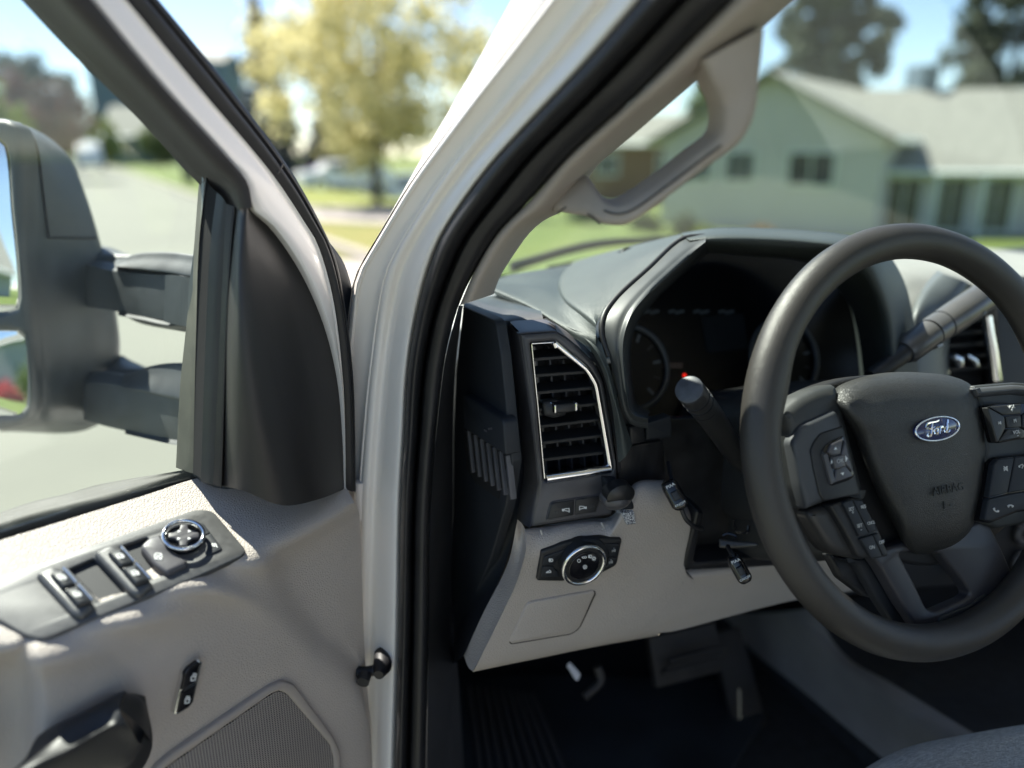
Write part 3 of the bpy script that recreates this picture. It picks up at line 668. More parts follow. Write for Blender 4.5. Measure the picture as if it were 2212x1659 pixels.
# interior pillar trim and grab handle
tl = r2d([(993, 660), (1026, 584), (1078, 500), (1147, 430), (1234, 333), (1373, 208), (1481, 101), (1583, 0), (1740, -150)], 50)
tr = r2d([(1066, 636), (1080, 598), (1100, 565), (1130, 521), (1144, 503), (1175, 476), (1225, 450), (1262, 400), (1290, 358), (1331, 323), (1439, 231), (1499, 180), (1560, 130), (1652, 56), (1718, 0), (1880, -150)], 50)
def tb(spec): return [[P(a[0]+(b[0]-a[0])*f, a[1]+(b[1]-a[1])*f, dseal(a[1])*k+o) for a, b in zip(tl, tr)] for f, k, o in spec]
PT = loft('pillar_trim', tb([(0, 1.03, 0), (.03, 1.0, 0), (.3, .985, .0), (.6, .99, .006), (.9, 1.01, .02), (.97, 1.03, .028), (1.0, 1.07, .05)]), TAUPEF, TRUCK, nv=50, nu=5, smooth=80)
ho = [(1195, 455, .60), (1240, 463, .585), (1268, 467, .575), (1300, 482, .565), (1331, 487, .558), (1362, 482, .55), (1444, 423, .535), (1525, 362, .52), (1593, 312, .505), (1617, 278, .498), (1631, 240, .493), (1642, 146, .483), (1650, 60, .475)]
hi = [(1215, 400, .60), (1262, 385, .585), (1285, 405, .575), (1297, 425, .567), (1318, 441, .558), (1350, 440, .55), (1444, 377, .535), (1500, 334, .52), (1553, 292, .505), (1562, 262, .498), (1560, 225, .493), (1542, 180, .483), (1520, 130, .475)]
HO = crom([P(*q) for q in ho], 50); HI = crom([P(*q) for q in hi], 50)
bk = Vector((.012, .034, .002))
loft('grab_handle', [HO, [a.lerp(b, .25)-ray(1400, 350)*.006 for a, b in zip(HO, HI)], [a.lerp(b, .7)-ray(1400, 350)*.005 for a, b in zip(HO, HI)], HI, [q+bk*.55+VZ*.002 for q in HI], [q+bk for q in HI], [q+bk for q in HO], [q+bk*.5 for q in HO]], TAUPEF, PT, nv=50, nu=4, closed=True, caps=True, smooth=80)
HM = [a.lerp(b, .55)-ray(1400, 350)*.0072 for a, b in zip(HO, HI)]
SEAM = mat('seam_shadow', (.02, .018, .017), .9)
tube('handle_seam', HM[12:35], .0006, SEAM, PT, n=6)
for pts in (Z('A2', (1415, 1330), (1440, 1305), (1468, 1287)), Z('A2', (1600, 1330), (1640, 1360), (1680, 1390))):
    tube('cap_seam', [P(u, v, (.478 if u > 1500 else .566) if u > 1300 or v > 440 else .5) for u, v in pts], .0006, SEAM, PT, n=6)
# ================================================================== dashboard
def az_n(az, el): return Vector((math.sin(R_(az))*math.cos(R_(el)), -math.cos(R_(az))*math.cos(R_(el)), math.sin(R_(el))))
BEZ = Fr(P(1240, 880, .73), az_n(-5, 6))
LOW = Fr(P(1250, 1200, .742), az_n(0, -8))
DASH = empty('dashboard', (.6, .7, 1.0)); DASH.parent = TRUCK; DASH.matrix_parent_inverse = WM(TRUCK).inverted()
b2 = lambda *p: Z('B2', *p)
c2 = lambda *p: Z('C2', *p)
# ---- end cap on the dash's side
cap = b2((826, 402), (1015, 488), (1032, 520), (1062, 700), (1092, 1000), (1130, 1372), (1092, 1650)) + c2((1000, 350), (900, 600), (772, 842), (762, 600), (764, 0)) + b2((766, 1200), (782, 800))
plate('end_cap', CAPF, rnd(cap, 6), NAVYB, DASH, off=.003, thick=.01, bev=.0015)
capr = [CAPF.p(u, v, .001) for u, v in b2((1020, 488), (1034, 515), (1064, 700), (1094, 1000), (1132, 1372), (1094, 1655)) + c2((1002, 350), (902, 600), (785, 840), (770, 1010))]
bezl = [BEZ.p(u, v, -.03) for u, v in b2((1118, 495), (1120, 530), (1138, 800), (1168, 1000), (1206, 1420), (1180, 1600)) + c2((1165, 110), (1080, 420), (950, 700), (830, 960))]
cr_, bl_ = crom(capr, 40), crom(bezl, 40)
loft('dash_side_edge', [cr_, [a.lerp(b, .06)+Vector((-.003, 0, 0)) for a, b in zip(cr_, bl_)], [a.lerp(b, .5)+Vector((-.003, -.002, 0)) for a, b in zip(cr_, bl_)], bl_], NAVYB, DASH, nv=40, nu=4, smooth=60)
plate('end_vent_cover', CAPF, rnd(b2((822, 960), (835, 955), (1075, 1110), (1092, 1335), (830, 1165)), [4, 4, 12, 5, 3]), NAVYB, DASH, off=.012, thick=.014, bev=.002)
plate('end_vent_recess', CAPF, b2((828, 1165), (1092, 1330), (1088, 1420), (1050, 1605), (905, 1500), (850, 1430)), mat('vent_dark', (.004, .004, .005), .8), DASH, off=.0036, thick=.004, bev=0)
for i in range(7):
    x = 850+i*40; t, bt = b2((x, 1180+i*26), (x+30, 1440+i*28))
    plate('end_vent_fin', CAPF, [(t[0]-1.2, t[1]), (t[0]+1.6, t[1]), (bt[0]+1.6, bt[1]), (bt[0]-1.2, bt[1])], CHAR, DASH, off=.007, thick=.006, bev=.0003)
ribbon('cover_mark', CAPF, [b2((960, 1175), (975, 1182)), b2((985, 1168), (1005, 1165))], CHAR, DASH, wid=.002, off=.0125)
# ---- shoulder and padded top
fr_ = [P(u, v, d) for (u, v), d in zip(b2((828, 398), (1018, 486), (1050, 505), (1110, 492), (1325, 487)), (.80, .755, .745, .74, .737))]
bk_ = [P(u, v, d) for (u, v), d in zip(b2((850, 372), (1012, 332), (1120, 350), (1210, 390), (1300, 436)), (.86, .90, .875, .83, .775))]
loft('dash_shoulder', [[q-VZ*.012 for q in fr_], fr_, [a.lerp(b, .5)+VZ*.004 for a, b in zip(fr_, bk_)], bk_], mat('shoulder_plastic', (.03, .036, .04), .5, bump=.25, scale=700, dist=.0004, var=.15), DASH, nv=20, nu=5, smooth=50)
pf0 = [(1288, 760, .705), (1258, 742, .712), (1214, 712, .735), (1152, 671, .79), (1060, 632, .875)]
pf = [(1287, 738, .702), (1250, 720, .715), (1206, 696, .74), (1147, 657, .80), (1060, 616, .89)]
pm = [(1287, 722, .703), (1252, 700, .725), (1213, 672, .765), (1176, 634, .84), (1100, 594, .98)]
pc = [(1287, 709, .704), (1253, 680, .735), (1222, 655, .785), (1207, 625, .87), (1212, 597, .97), (1235, 572, 1.04)]
PD = crom([P(*q) for q in pc], 30)
loft('dash_pad', [[P(*q) for q in pf0], [P(*q) for q in pf], [P(*q) for q in pm], [P(*q) for q in pc]], PADM, DASH, nv=30, nu=6, smooth=80)
pb = [(1288, 704, .704), (1300, 676, .716), (1331, 641, .735), (1401, 577, .77), (1456, 524, .805), (1478, 504, .86)]
PB = crom([P(*q) for q in pb], 30)
PBB = crom([P(1235, 572, 1.04), P(1350, 545, .98), P(1470, 503, .88)], 30)
loft('dash_pad', [PD, [a.lerp(b, .06)+VZ*.0035 for a, b in zip(PD, PB)], [a.lerp(b, .5)+VZ*.003 for a, b in zip(PD, PB)], PB], PADM, DASH, nv=30, nu=6, smooth=80)
rb = crom([P(u, v, d) for u, v, d in [(1062, 604, 1.0), (1081, 596, 1.0), (1150, 586, 1.03), (1235, 574, 1.05), (1350, 548, 1.03), (1475, 515, 1.0)]], 40)
loft('dash_rear_edge', [rb, [q+Vector((.04, .10, -.04)) for q in rb], [q+Vector((.04, .12, -.10)) for q in rb]], PADM, DASH, nv=40, nu=3, smooth=70)
# ---- cluster hood and brow
h0 = [(1474, 503, .875), (1533, 494, .875), (1644, 493, .875), (1750, 499, .875), (1840, 510, .875), (1900, 530, .88), (1950, 600, .89), (1975, 700, .90), (1985, 830, .90)]
h1 = [(1478, 511, .80), (1533, 503, .79), (1640, 505, .785), (1750, 512, .785), (1832, 524, .785), (1882, 548, .79), (1918, 612, .80), (1938, 700, .81), (1945, 830, .82)]
h2 = [(1490, 520, .775), (1540, 519, .77), (1640, 523, .77), (1745, 530, .77), (1815, 540, .77), (1860, 570, .775), (1893, 630, .785), (1915, 710, .80), (1925, 830, .81)]
h3 = [(1500, 530, .80), (1550, 534, .80), (1640, 540, .80), (1735, 546, .80), (1795, 556, .81), (1835, 590, .82), (1870, 640, .83), (1890, 720, .84), (1900, 830, .84)]
h4 = [(1510, 545, .92), (1560, 548, .94), (1640, 555, .95), (1720, 562, .95), (1770, 580, .95), (1805, 620, .95), (1835, 660, .95), (1850, 730, .95), (1860, 830, .95)]
loft('cluster_hood', [[P(*q) for q in l] for l in (h0, h1, h2, h3, h4)], PADM, DASH, nv=44, nu=6, smooth=70)
O_ = [(1522, 511, .79), (1480, 514, .79), (1456, 528, .785), (1401, 580, .755), (1331, 644, .725), (1304, 684, .71), (1300, 716, .705), (1316, 770, .703), (1330, 830, .708), (1345, 890, .715), (1365, 918, .722), (1400, 926, .73)]
M_ = [(1524, 517, .77), (1495, 534, .765), (1440, 580, .742), (1390, 628, .72), (1353, 676, .703), (1338, 722, .695), (1336, 760, .693), (1342, 817, .698), (1350, 876, .706), (1366, 907, .713), (1400, 915, .722)]
I_ = [(1525, 527, .775), (1500, 550, .77), (1450, 597, .75), (1400, 645, .728), (1366, 690, .712), (1352, 735, .703), (1351, 780, .702), (1357, 840, .707), (1366, 884, .715), (1400, 898, .728)]
J_ = [(1530, 545, .90), (1510, 562, .90), (1460, 605, .89), (1412, 652, .88), (1378, 695, .87), (1364, 738, .87), (1362, 780, .87), (1367, 835, .87), (1376, 872, .87), (1405, 888, .87)]
loft('cluster_brow', [crom([P(*q) for q in O_], 44), [a.lerp(b, .3) - ray(1350, 700)*.002 for a, b in zip(crom([P(*q) for q in O_], 44), crom([P(*q) for q in M_], 44))], [P(*q) for q in M_], [P(*q) for q in I_], [P(*q) for q in J_]], mat('brow_satin', (.032, .036, .038), .48, bump=.1, scale=900, dist=.0003, var=.15, vscale=30), DASH, nv=44, nu=5, smooth=80)
tube('brow_gap', [P(*q)-ray(1350, 700)*.001 for q in O_[:8]], .003, RUB, DASH, n=8, steps=30)
# leather roll between vent bezel and cluster
lr0 = [(1215, 700, .735), (1262, 738, .715), (1296, 790, .712), (1318, 860, .715), (1330, 940, .722), (1336, 1000, .73)]
lr1 = [(1240, 712, .72), (1280, 748, .703), (1308, 800, .70), (1328, 870, .703), (1342, 930, .712), (1352, 985, .722)]
lr2 = [(1287, 722, .708), (1298, 745, .702), (1318, 800, .702), (1336, 870, .708), (1352, 920, .717), (1366, 960, .728)]
loft('vent_surround_pad', [[P(*q) for q in l] for l in (lr0, lr1, lr2)], PADM, DASH, nv=26, nu=6, smooth=80)

# ---- instrument cluster
CLF = Fr(P(1560, 760, .94), az_n(0, 22))
CLU = plate('instrument_cluster', CLF, rnd([(1340, 533), (1880, 533), (1960, 1010), (1340, 1010)], 20), mat('cluster_lens', (.0025, .0025, .003), .3, spec=.2), TRUCK, off=0, thick=.02, bev=.002)
tag(CLU, 'unlit dark instrument cluster')
RING = mat('gauge_ring', (.06, .065, .068), .35)
for (u, v), rr in (((1357, 796), 82), ((1690, 775), 82)):
    c = CLF.l(u, v); r = rr*.94/FPX*1.06
    torus('gauge_ring', CLF, c, r, r, .0035, RING, CLU, off=.004, flat=.8)
    for i in range(11):
        a = R_(-50+i*28); c0, s0 = math.cos(a), math.sin(a)
        ribbon('gauge_tick', CLF, [[(c[0]+r*.70*c0, c[1]+r*.70*s0), (c[0]+r*.86*c0, c[1]+r*.86*s0)]], PRINTD if i % 2 else mat('tick_print', (.16, .17, .17), .5), CLU, wid=.003 if i % 2 == 0 else .0016, off=.0008, px=False)
    ribbon('gauge_needle', CLF, [[(c[0], c[1]), (c[0]-r*.55, c[1]-r*.6)]], PRINTD, CLU, wid=.003, off=.003, px=False)
for i in range(4):
    u = 1392+i*54; ribbon('reflection_mark', CLF, [[(u, 674), (u+10, 671)], [(u+14, 676), (u+30, 672)]], mat('faint_reflection', (.045, .055, .06), .5), CLU, wid=.004, off=.001)  # dim strokes painted as a faint reflection in the lens
ribbon('odometer_digits', CLF, [[(1434+i*7, 787), (1434+i*7+4, 786)] for i in range(6)] + [[(1434+i*7, 793), (1434+i*7+4, 792)] for i in range(6)], mat('odometer_print', (.2, .13, .1), .5), CLU, wid=.0022, off=.001)
platel('warning_lamp', CLF, ell(CLF.l(1478, 811), .0024, .0024, n=16), mat('red_lamp', (.9, .02, .01), .4, emit=.3), CLU, off=.0012, thick=.001, bev=0)
bxo('display_screen', mat('screen_glass', (.012, .015, .018), .2), CLU, -.03, .03, -.022, .022, -.001, .0015, M=Matrix((CLF.ex, CLF.ey, CLF.n)).transposed().to_4x4().copy() if False else Matrix.Translation(CLF.w(*CLF.l(1565, 720))) @ Matrix((CLF.ex, CLF.ey, CLF.n)).transposed().to_4x4())

# ---- black filler panels around the column
FIL = Fr(P(1400, 1000, .79), az_n(0, 4))
plate('filler_panel', FIL, [(1340, 860), (1372, 905), (1460, 905), (1640, 900), (1720, 960), (1760, 1260), (1480, 1260), (1460, 1120), (1335, 1100)], mat('filler_black', (.012, .012, .013), .38, var=.4, vscale=60, bump=.1, scale=200), DASH, off=0, thick=.012, bev=.001)
plate('filler_tab', FIL, rnd(Z('E3', (285, 1235), (375, 1215), (385, 1330), (290, 1350)), 4), BLACK, DASH, off=.012, thick=.014, bev=.002)
plate('filler_tab', FIL, rnd(Z('E3', (385, 1215), (545, 1165), (550, 1300), (388, 1320)), 4), NAVYB, DASH, off=.009, thick=.014, bev=.002)
plate('scuffed_panel', FIL, rnd(Z('E3', (208, 1362), (490, 1322), (512, 1575), (215, 1620)), 4), mat('scuffed_black', (.02, .018, .018), .4, var=.5, vscale=90, bump=.2, scale=150, stretch=(1, 1, .3)), DASH, off=.006, thick=.008, bev=.0015)

# ---- side vent
VENT = empty('side_vent', P(1240, 880, .73)); VENT.parent = TRUCK; VENT.matrix_parent_inverse = WM(TRUCK).inverted()
hole = rnd(b2((1248, 634), (1392, 622), (1600, 790), (1662, 885), (1756, 1408), (1740, 1434), (1345, 1494), (1330, 1480), (1284, 960)), [3, 6, 12, 16, 6, 5, 5, 5, 0])
ridge = b2((1185, 580), (1410, 562), (1480, 602), (1640, 745), (1700, 860), (1755, 1150), (1790, 1420), (1788, 1550)) + c2((1755, 88), (1243, 165)) + b2((1296, 1500), (1236, 1000))
rr_ = [BEZ.l(u, v, .006) for u, v in rnd(ridge, [4, 6, 8, 10, 10, 6, 5, 5, 5, 4, 0, 0])]
platel('vent_bezel', BEZ, rr_, CHAR, VENT, off=.006, thick=.02, bev=.0035, holes=[[BEZ.l(u, v, .006) for u, v in hole]])
ol = b2((1117, 505), (1140, 800), (1170, 1000), (1208, 1440), (1182, 1600)) + c2((1166, 110))
rl = b2((1180, 582), (1212, 800), (1238, 1000), (1290, 1430), (1296, 1560)) + c2((1243, 163))
a_ = crom([BEZ.p(u, v, -.028) for u, v in ol], 30); e_ = crom([BEZ.p(u, v, .0045) for u, v in rl], 30)
loft('bezel_side', [[q+Vector((.004, .004, 0)) for q in a_], a_, [a.lerp(b, .08)-Vector((.001, .001, 0)) for a, b in zip(a_, e_)], [a.lerp(b, .93)-Vector((.0008, .001, 0)) for a, b in zip(a_, e_)], e_], CHAR, VENT, nv=30, nu=4, smooth=60)
t0 = [BEZ.p(u, v, -.026) for u, v in b2((1118, 502), (1140, 494), (1335, 484), (1350, 490), (1420, 530), (1520, 600))]
t1 = [BEZ.p(u, v, .0045) for u, v in b2((1185, 578), (1215, 574), (1395, 562), (1412, 565), (1480, 605), (1560, 670))]
loft('bezel_top', [t0, [a.lerp(b, .9)+VZ*.001 for a, b in zip(t0, t1)], t1], CHAR, VENT, nv=24, nu=4, along='l', smooth=60)
q0 = [BEZ.p(u, v, -.02) for u, v in b2((1345, 482), (1480, 580), (1600, 690), (1690, 800), (1745, 960), (1790, 1250), (1806, 1450))]
q1 = [BEZ.p(u, v, .005) for u, v in b2((1410, 562), (1480, 604), (1640, 747), (1700, 862), (1728, 1000), (1770, 1250), (1790, 1440))]
loft('bezel_side', [q0, [a.lerp(b, .5)+Vector((.002, -.001, .002)) for a, b in zip(q0, q1)], q1], CHAR, VENT, nv=24, nu=4, smooth=70)
plate('vent_throat', BEZ, hole, mat('vent_dark', (.004, .004, .005), .8), VENT, off=-.035, thick=.002, bev=0)
hl_ = [BEZ.l(u, v, .004) for u, v in hole]
# throat walls
V = [BEZ.w(x, y, .004) for x, y in hl_]+[BEZ.w(x, y, -.036) for x, y in hl_]; n = len(hl_)
link('vent_wall', mesh('vent_wall', V, [(i, (i+1) % n, (i+1) % n+n, i+n) for i in range(n)]), GLOSSB, VENT, 60)
ct = b2((1252, 634), (1390, 626), (1600, 795), (1655, 885), (1745, 1405))
tube('chrome_trim', [BEZ.p(u, v, .006) for u, v in rnd(b2((1395, 632), (1398, 634), (1602, 800), (1655, 890), (1744, 1405), (1745, 1408)), 10)], .0028, CHROME, VENT, n=10)
tube('chrome_trim', [BEZ.p(u, v, .006) for u, v in b2((1740, 1414), (1540, 1446), (1345, 1476))], .0046, CHROME, VENT, n=10)
tube('chrome_trim', [BEZ.p(u, v, .0045) for u, v in b2((1334, 1475), (1290, 1000), (1254, 640))], .0008, CHROME, VENT, n=8)
tube('chrome_trim', [BEZ.p(u, v, .005) for u, v in b2((1254, 637), (1390, 629))], .001, CHROME, VENT, n=8)
slats = [((1258, 738), (1500, 718)), ((1272, 838), (1600, 814)), ((1284, 946), (1655, 912)), ((1296, 1052), (1676, 1012)), ((1306, 1155), (1694, 1110)), ((1318, 1258), (1708, 1210)), ((1326, 1362), (1722, 1315))]
for (xa, ya), (xb, yb) in slats:
    A, B = BEZ.p(*b2((xa, ya))[0], -.004), BEZ.p(*b2((xb, yb))[0], -.004)
    d = (B-A).normalized(); back = Vector((0, 1, 0))*.018+VZ*.003; th = VZ*.0016
    bmm = bmesh.new(); vs = [bmm.verts.new(q) for q in (A-th, B-th, B-th+back, A-th+back, A+th, B+th, B+th+back, A+th+back)]
    for f in ((3, 2, 1, 0), (4, 5, 6, 7), (0, 1, 5, 4), (1, 2, 6, 5), (2, 3, 7, 6), (3, 0, 4, 7)): bmm.faces.new([vs[i] for i in f])
    bmesh.ops.bevel(bmm, geom=bmm.edges[:], offset=.0005, segments=1, affect='EDGES')
    from_bm('slat', bmm, BLACK, VENT, 30)
for i in range(5):
    xt, xb_ = 1275+i*84, 1350+i*80
    yt = 660 if i < 2 else (740 if i == 2 else 860 if i == 3 else 960)
    A, B = BEZ.p(*b2((xt+(xb_-xt)*(yt-640)/800., yt))[0], -.022), BEZ.p(*b2((xb_, 1440))[0], -.022)
    bmm = bmesh.new(); th = Vector((1, 0, 0))*.0008; back = Vector((0, 1, 0))*.012
    vs = [bmm.verts.new(q) for q in (A-th, A+th, A+th+back, A-th+back, B-th, B+th, B+th+back, B-th+back)]
    for f in ((3, 2, 1, 0), (4, 5, 6, 7), (0, 1, 5, 4), (1, 2, 6, 5), (2, 3, 7, 6), (3, 0, 4, 7)): bmm.faces.new([vs[i] for i in f])
    from_bm('vane', bmm, CHAR, VENT, 30)
kb = rnd(b2((1395, 1018), (1540, 1005), (1545, 1058), (1412, 1074)), 4)
plate('vent_knob', BEZ, kb, BLACK, VENT, off=.012, thick=.018, bev=.0015)
for x0, y0 in ((1404, 1046), (1534, 1032)):
    plate('knob_tip', BEZ, rnd(b2((x0-10, y0-27), (x0+8, y0-29), (x0+10, y0+24), (x0-8, y0+28)), 3), CHROME, VENT, off=.0135, thick=.014, bev=.0012)
plate('knob_base', BEZ, rnd(b2((1318, 1000), (1400, 985), (1480, 1000), (1475, 1085), (1400, 1105), (1330, 1090)), 6), BLACK, VENT, off=.0, thick=.01, bev=.003)
# cargo-lamp buttons below the vent
bo = rnd(Z('F1', (300, 405), (335, 268), (360, 252), (740, 195), (745, 232), (712, 348)), [5, 5, 5, 5, 4, 5])
plate('button_frame', BEZ, bo, CHAR, VENT, off=.008, thick=.006, bev=.001)
plate('lamp_button', BEZ, rnd(Z('F1', (312, 396), (345, 270), (365, 262), (528, 238), (522, 362)), 3), BLACK, VENT, off=.0092, thick=.006, bev=.0012)
plate('lamp_button', BEZ, rnd(Z('F1', (530, 360), (536, 236), (726, 206), (732, 232), (700, 336)), 3), BLACK, VENT, off=.0092, thick=.006, bev=.0012)
for x0, y0, s in ((462, 318, 1), (590, 300, -1)):
    ribbon('lamp_symbol', BEZ, [Z('F1', (x0-12*s, y0-10), (x0+22*s, y0-12), (x0+24*s, y0+10), (x0-4*s, y0+6), (x0-16*s, y0), (x0-12*s, y0-10)), Z('F1', (x0+24*s, y0+2), (x0+22*s, y0+18))] + [Z('F1', (x0-32*s, y0-6+6*i), (x0-18*s, y0-6+6*i)) for i in range(3)], PRINT, VENT, wid=.0007, off=.0094)
for x0, y0 in ((388, 338), (660, 293)): text('button_text', 'ON', BEZ, *Z('F1', (x0, y0))[0], .0042, PRINTD, VENT, off=.0094, rot=6)

# ---- lower panel
f1 = lambda *p: Z('F1', *p)
LP = []
top = c2((1215, 178), (1480, 140), (1760, 95)) + f1((880, 140), (1230, 96))
def lcol(t, pts): return [P(t[0], t[1], t[2])] + [LOW.p(u, v, o) for u, v, o in pts]
lcols = [
    [CAPF.p(*q, .0) if i == 0 else LOW.p(*q, -.03) for i, q in enumerate(c2((1166, 112), (1100, 400), (950, 700), (832, 960)))],
    [LOW.p(u, v, o) for (u, v), o in zip(c2((1195, 140), (1180, 330), (1060, 640), (858, 1030)), (-.02, -.012, -.012, -.012))],
    [LOW.p(u, v, o) for (u, v), o in zip(c2((1215, 178), (1218, 300), (1105, 640), (888, 1058)), (-.012, 0, 0, 0))],
]
loft('lower_panel_side', lcols, TAUPE, DASH, nv=26, nu=6, smooth=60)
mcols = []
tops = [c2((1213, 178))[0], c2((1400, 152))[0], c2((1600, 122))[0], c2((1760, 96))[0], f1((1000, 122))[0], f1((1235, 96))[0]]
bots = [c2((888, 1058))[0], c2((1100, 1012))[0], c2((1300, 972))[0], c2((1500, 930))[0], c2((1700, 890))[0], c2((1900, 850))[0]]
for i, (t, b) in enumerate(zip(tops, bots)):
    k = .30 if i == 0 else .24
    p0 = LOW.p(t[0], t[1]-4, -.035); p1 = LOW.p(t[0], t[1]+6, -.012); 
    mids = [(t[0]+(b[0]-t[0])*f + (30*f*(1-f) if i == 0 else 0), t[1]+(b[1]-t[1])*f) for f in (.14, .3, .6, .95)]
    if i == 0: mids = c2((1217, 300), (1160, 500), (1060, 720), (905, 1030))
    if i == 5: mids = f1((1330, 250), (1440, 420), (1396, 690), (1385, 900))
    if i == 0: p0 = LOW.p(t[0], t[1]-2, -.02); p1 = LOW.p(t[0], t[1]+4, -.010)
    mcols.append([p0, p1, LOW.p(*mids[0], -.0005)] + [LOW.p(*q, 0) for q in mids[1:]] + [LOW.p(b[0], b[1], -.004), LOW.p(b[0], b[1]-2, -.03)])
LPAN = loft('lower_panel', mcols, TAUPE, DASH, nv=44, nu=6, cross='c', smooth=70)
# right part under the column cut-out
rc = [[LOW.p(*f1((1235, 96))[0], -.035), LOW.p(*f1((1330, 250))[0], -.0015), LOW.p(*f1((1440, 420))[0], -.001), LOW.p(*f1((1396, 690))[0], 0), LOW.p(*f1((1385, 900))[0], 0), LOW.p(*c2((1900, 846))[0], -.003), LOW.p(*c2((1900, 848))[0], -.03)],
      [LOW.p(*f1((1245, 90))[0], -.04), LOW.p(*f1((1400, 260))[0], -.02), LOW.p(*f1((1500, 430))[0], -.012), LOW.p(*f1((1400, 800))[0], -.002), LOW.p(*f1((1480, 900))[0], 0), LOW.p(*c2((2050, 818))[0], -.003), LOW.p(*c2((2050, 822))[0], -.03)]]
loft('lower_panel_return', rc, TAUPE, DASH, nv=36, nu=4, smooth=70)
ur = [[LOW.p(*q, o) for q, o in zip(f1((1405, 792), (1440, 830), (1470, 900)) + c2((2050, 700), (2050, 818)), (-.006, 0, 0, 0, -.003))],
      [LOW.p(*q, o) for q, o in zip(f1((1700, 760), (1710, 800), (1720, 900)) + c2((2212, 700), (2212, 790)), (-.006, 0, 0, 0, -.003))],
      [LOW.p(*q, o) for q, o in zip(f1((2150, 700), (2150, 740), (2150, 850)) + [(1690, 1270), (1690, 1302)], (-.006, 0, 0, 0, -.003))],
      [LOW.p(*q, o) for q, o in zip([(1850, 1165), (1850, 1180), (1850, 1220), (1850, 1250), (1850, 1275)], (-.006, 0, 0, 0, -.003))]]
loft('lower_panel_knee', ur, TAUPE, DASH, nv=26, nu=6, smooth=70)
plate('cutout_frame', LOW, rnd(f1((1500, 330), (1560, 340), (1470, 740), (2260, 660), (2260, 760), (1440, 800), (1392, 780), (1400, 720)), [4, 4, 10, 0, 0, 10, 10, 0]), RUB, DASH, off=.002, thick=.03, bev=.003)
plate('cutout_back', LOW, f1((1450, 200), (2260, 200), (2260, 760), (1420, 790)), mat('vent_dark', (.004, .004, .005), .8), DASH, off=-.05, thick=.004, bev=0)
FUSE = rnd(f1((10, 1364), (155, 1058), (185, 1048), (680, 958), (692, 980), (565, 1255), (500, 1298), (30, 1376)), [5, 10, 6, 4, 4, 10, 8, 5])
plate('fuse_cover', LOW, FUSE, TAUPE, DASH, off=.0022, thick=.005, bev=.0018)
tube('fuse_cover_gap', [LOW.p(u, v, .0004) for u, v in FUSE], .0008, mat('gap_shadow', (.05, .045, .042), .9), DASH, n=6, closed=True)
# ---- headlamp switch
HL = plate('headlamp_switch', LOW, rnd(f1((230, 882), (268, 655), (285, 645), (440, 590), (600, 555), (750, 543), (908, 550), (862, 760), (740, 822), (430, 886)), [5, 4, 3, 0, 0, 0, 5, 8, 0, 0]), BLACK, TRUCK, off=.004, thick=.01, bev=.0018)
for c in ([(275, 758), (292, 690), (455, 632), (425, 690), (375, 740), (360, 762)], [(265, 850), (275, 768), (360, 764), (375, 790), (395, 800), (412, 852)], [(750, 590), (882, 585), (862, 690), (800, 685), (790, 640)], [(800, 695), (860, 694), (842, 752), (760, 790), (795, 740)]):
    plate('lamp_switch_button', LOW, rnd(f1(*c), 3), NAVYB, HL, off=.0055, thick=.004, bev=.0008)
hc = LOW.l(*f1((605, 755))[0]); hr = abs(LOW.l(*f1((765, 755))[0])[0]-hc[0])*.985; hrb = hr
dz = .016
cpx = f1((597, 752))[0]; hc2 = LOW.l(*f1((605, 758))[0], dz)
platel('knob_skirt', LOW, ell(LOW.l(*f1((620, 720))[0], .008), hr*1.08, hr*1.08), NAVYB, HL, off=.008, thick=.006, bev=.002)
platel('rotary_knob', LOW, ell(hc2, hr*.97, hr*.97), BLACK, HL, off=dz, thick=.018, bev=.002)
torus('knob_ring', LOW, hc2, hr*.95, hr*.95, .0022, SATIN, HL, off=dz-.0005)
platel('knob_face', LOW, ell(hc2, hr*.72, hr*.72), GLOSSB, HL, off=dz+.001, thick=.004, bev=.0008)
def sun_icon(x, y, r): 
    L = [[(x+r*.5*math.cos(R_(a)), y+r*.5*math.sin(R_(a))) for a in range(0, 361, 45)]]
    for a in range(0, 360, 45): L.append([(x+r*.75*math.cos(R_(a)), y+r*.75*math.sin(R_(a))), (x+r*math.cos(R_(a)), y+r*math.sin(R_(a)))])
    return [f1(*l) for l in L]
circ = lambda x, y, r, a0=0, a1=360: [(x+r*math.cos(R_(a)), y+r*math.sin(R_(a))) for a in range(a0, a1+1, 30)]
for nm, L in (('off_symbol', [f1(*circ(562, 720, 12))]), ('parking_lamp_symbol', [f1(*circ(597, 694, 7)), f1(*circ(613, 692, 7)), f1((584, 690), (588, 696)), f1((624, 688), (620, 696))]),
              ('low_beam_symbol', [f1((650, 674), (650, 698), (662, 694), (665, 684), (660, 676), (650, 674))]+[f1((638, 677+6*i), (646, 676+6*i)) for i in range(4)]),
              ('auto_symbol', sun_icon(681, 703, 16)), ('lamp_symbol', sun_icon(610, 769, 17))):
    ribbon(nm, LOW, L, PRINT, HL, wid=.0006, off=dz+.0013)
ribbon('fog_symbol', LOW, [f1((340, 704), (340, 728), (352, 724), (356, 714), (350, 706), (340, 704))]+[f1((324, 708+7*i), (336, 706+7*i)) for i in range(3)]+[f1((330, 702), (330, 728))], PRINT, HL, wid=.0007, off=.0057)
ribbon('cargo_symbol', LOW, [f1((304, 814), (314, 804), (324, 804), (328, 798), (338, 800), (340, 812), (304, 814)), f1((330, 794), (336, 802))], PRINT, HL, wid=.0008, off=.0057)
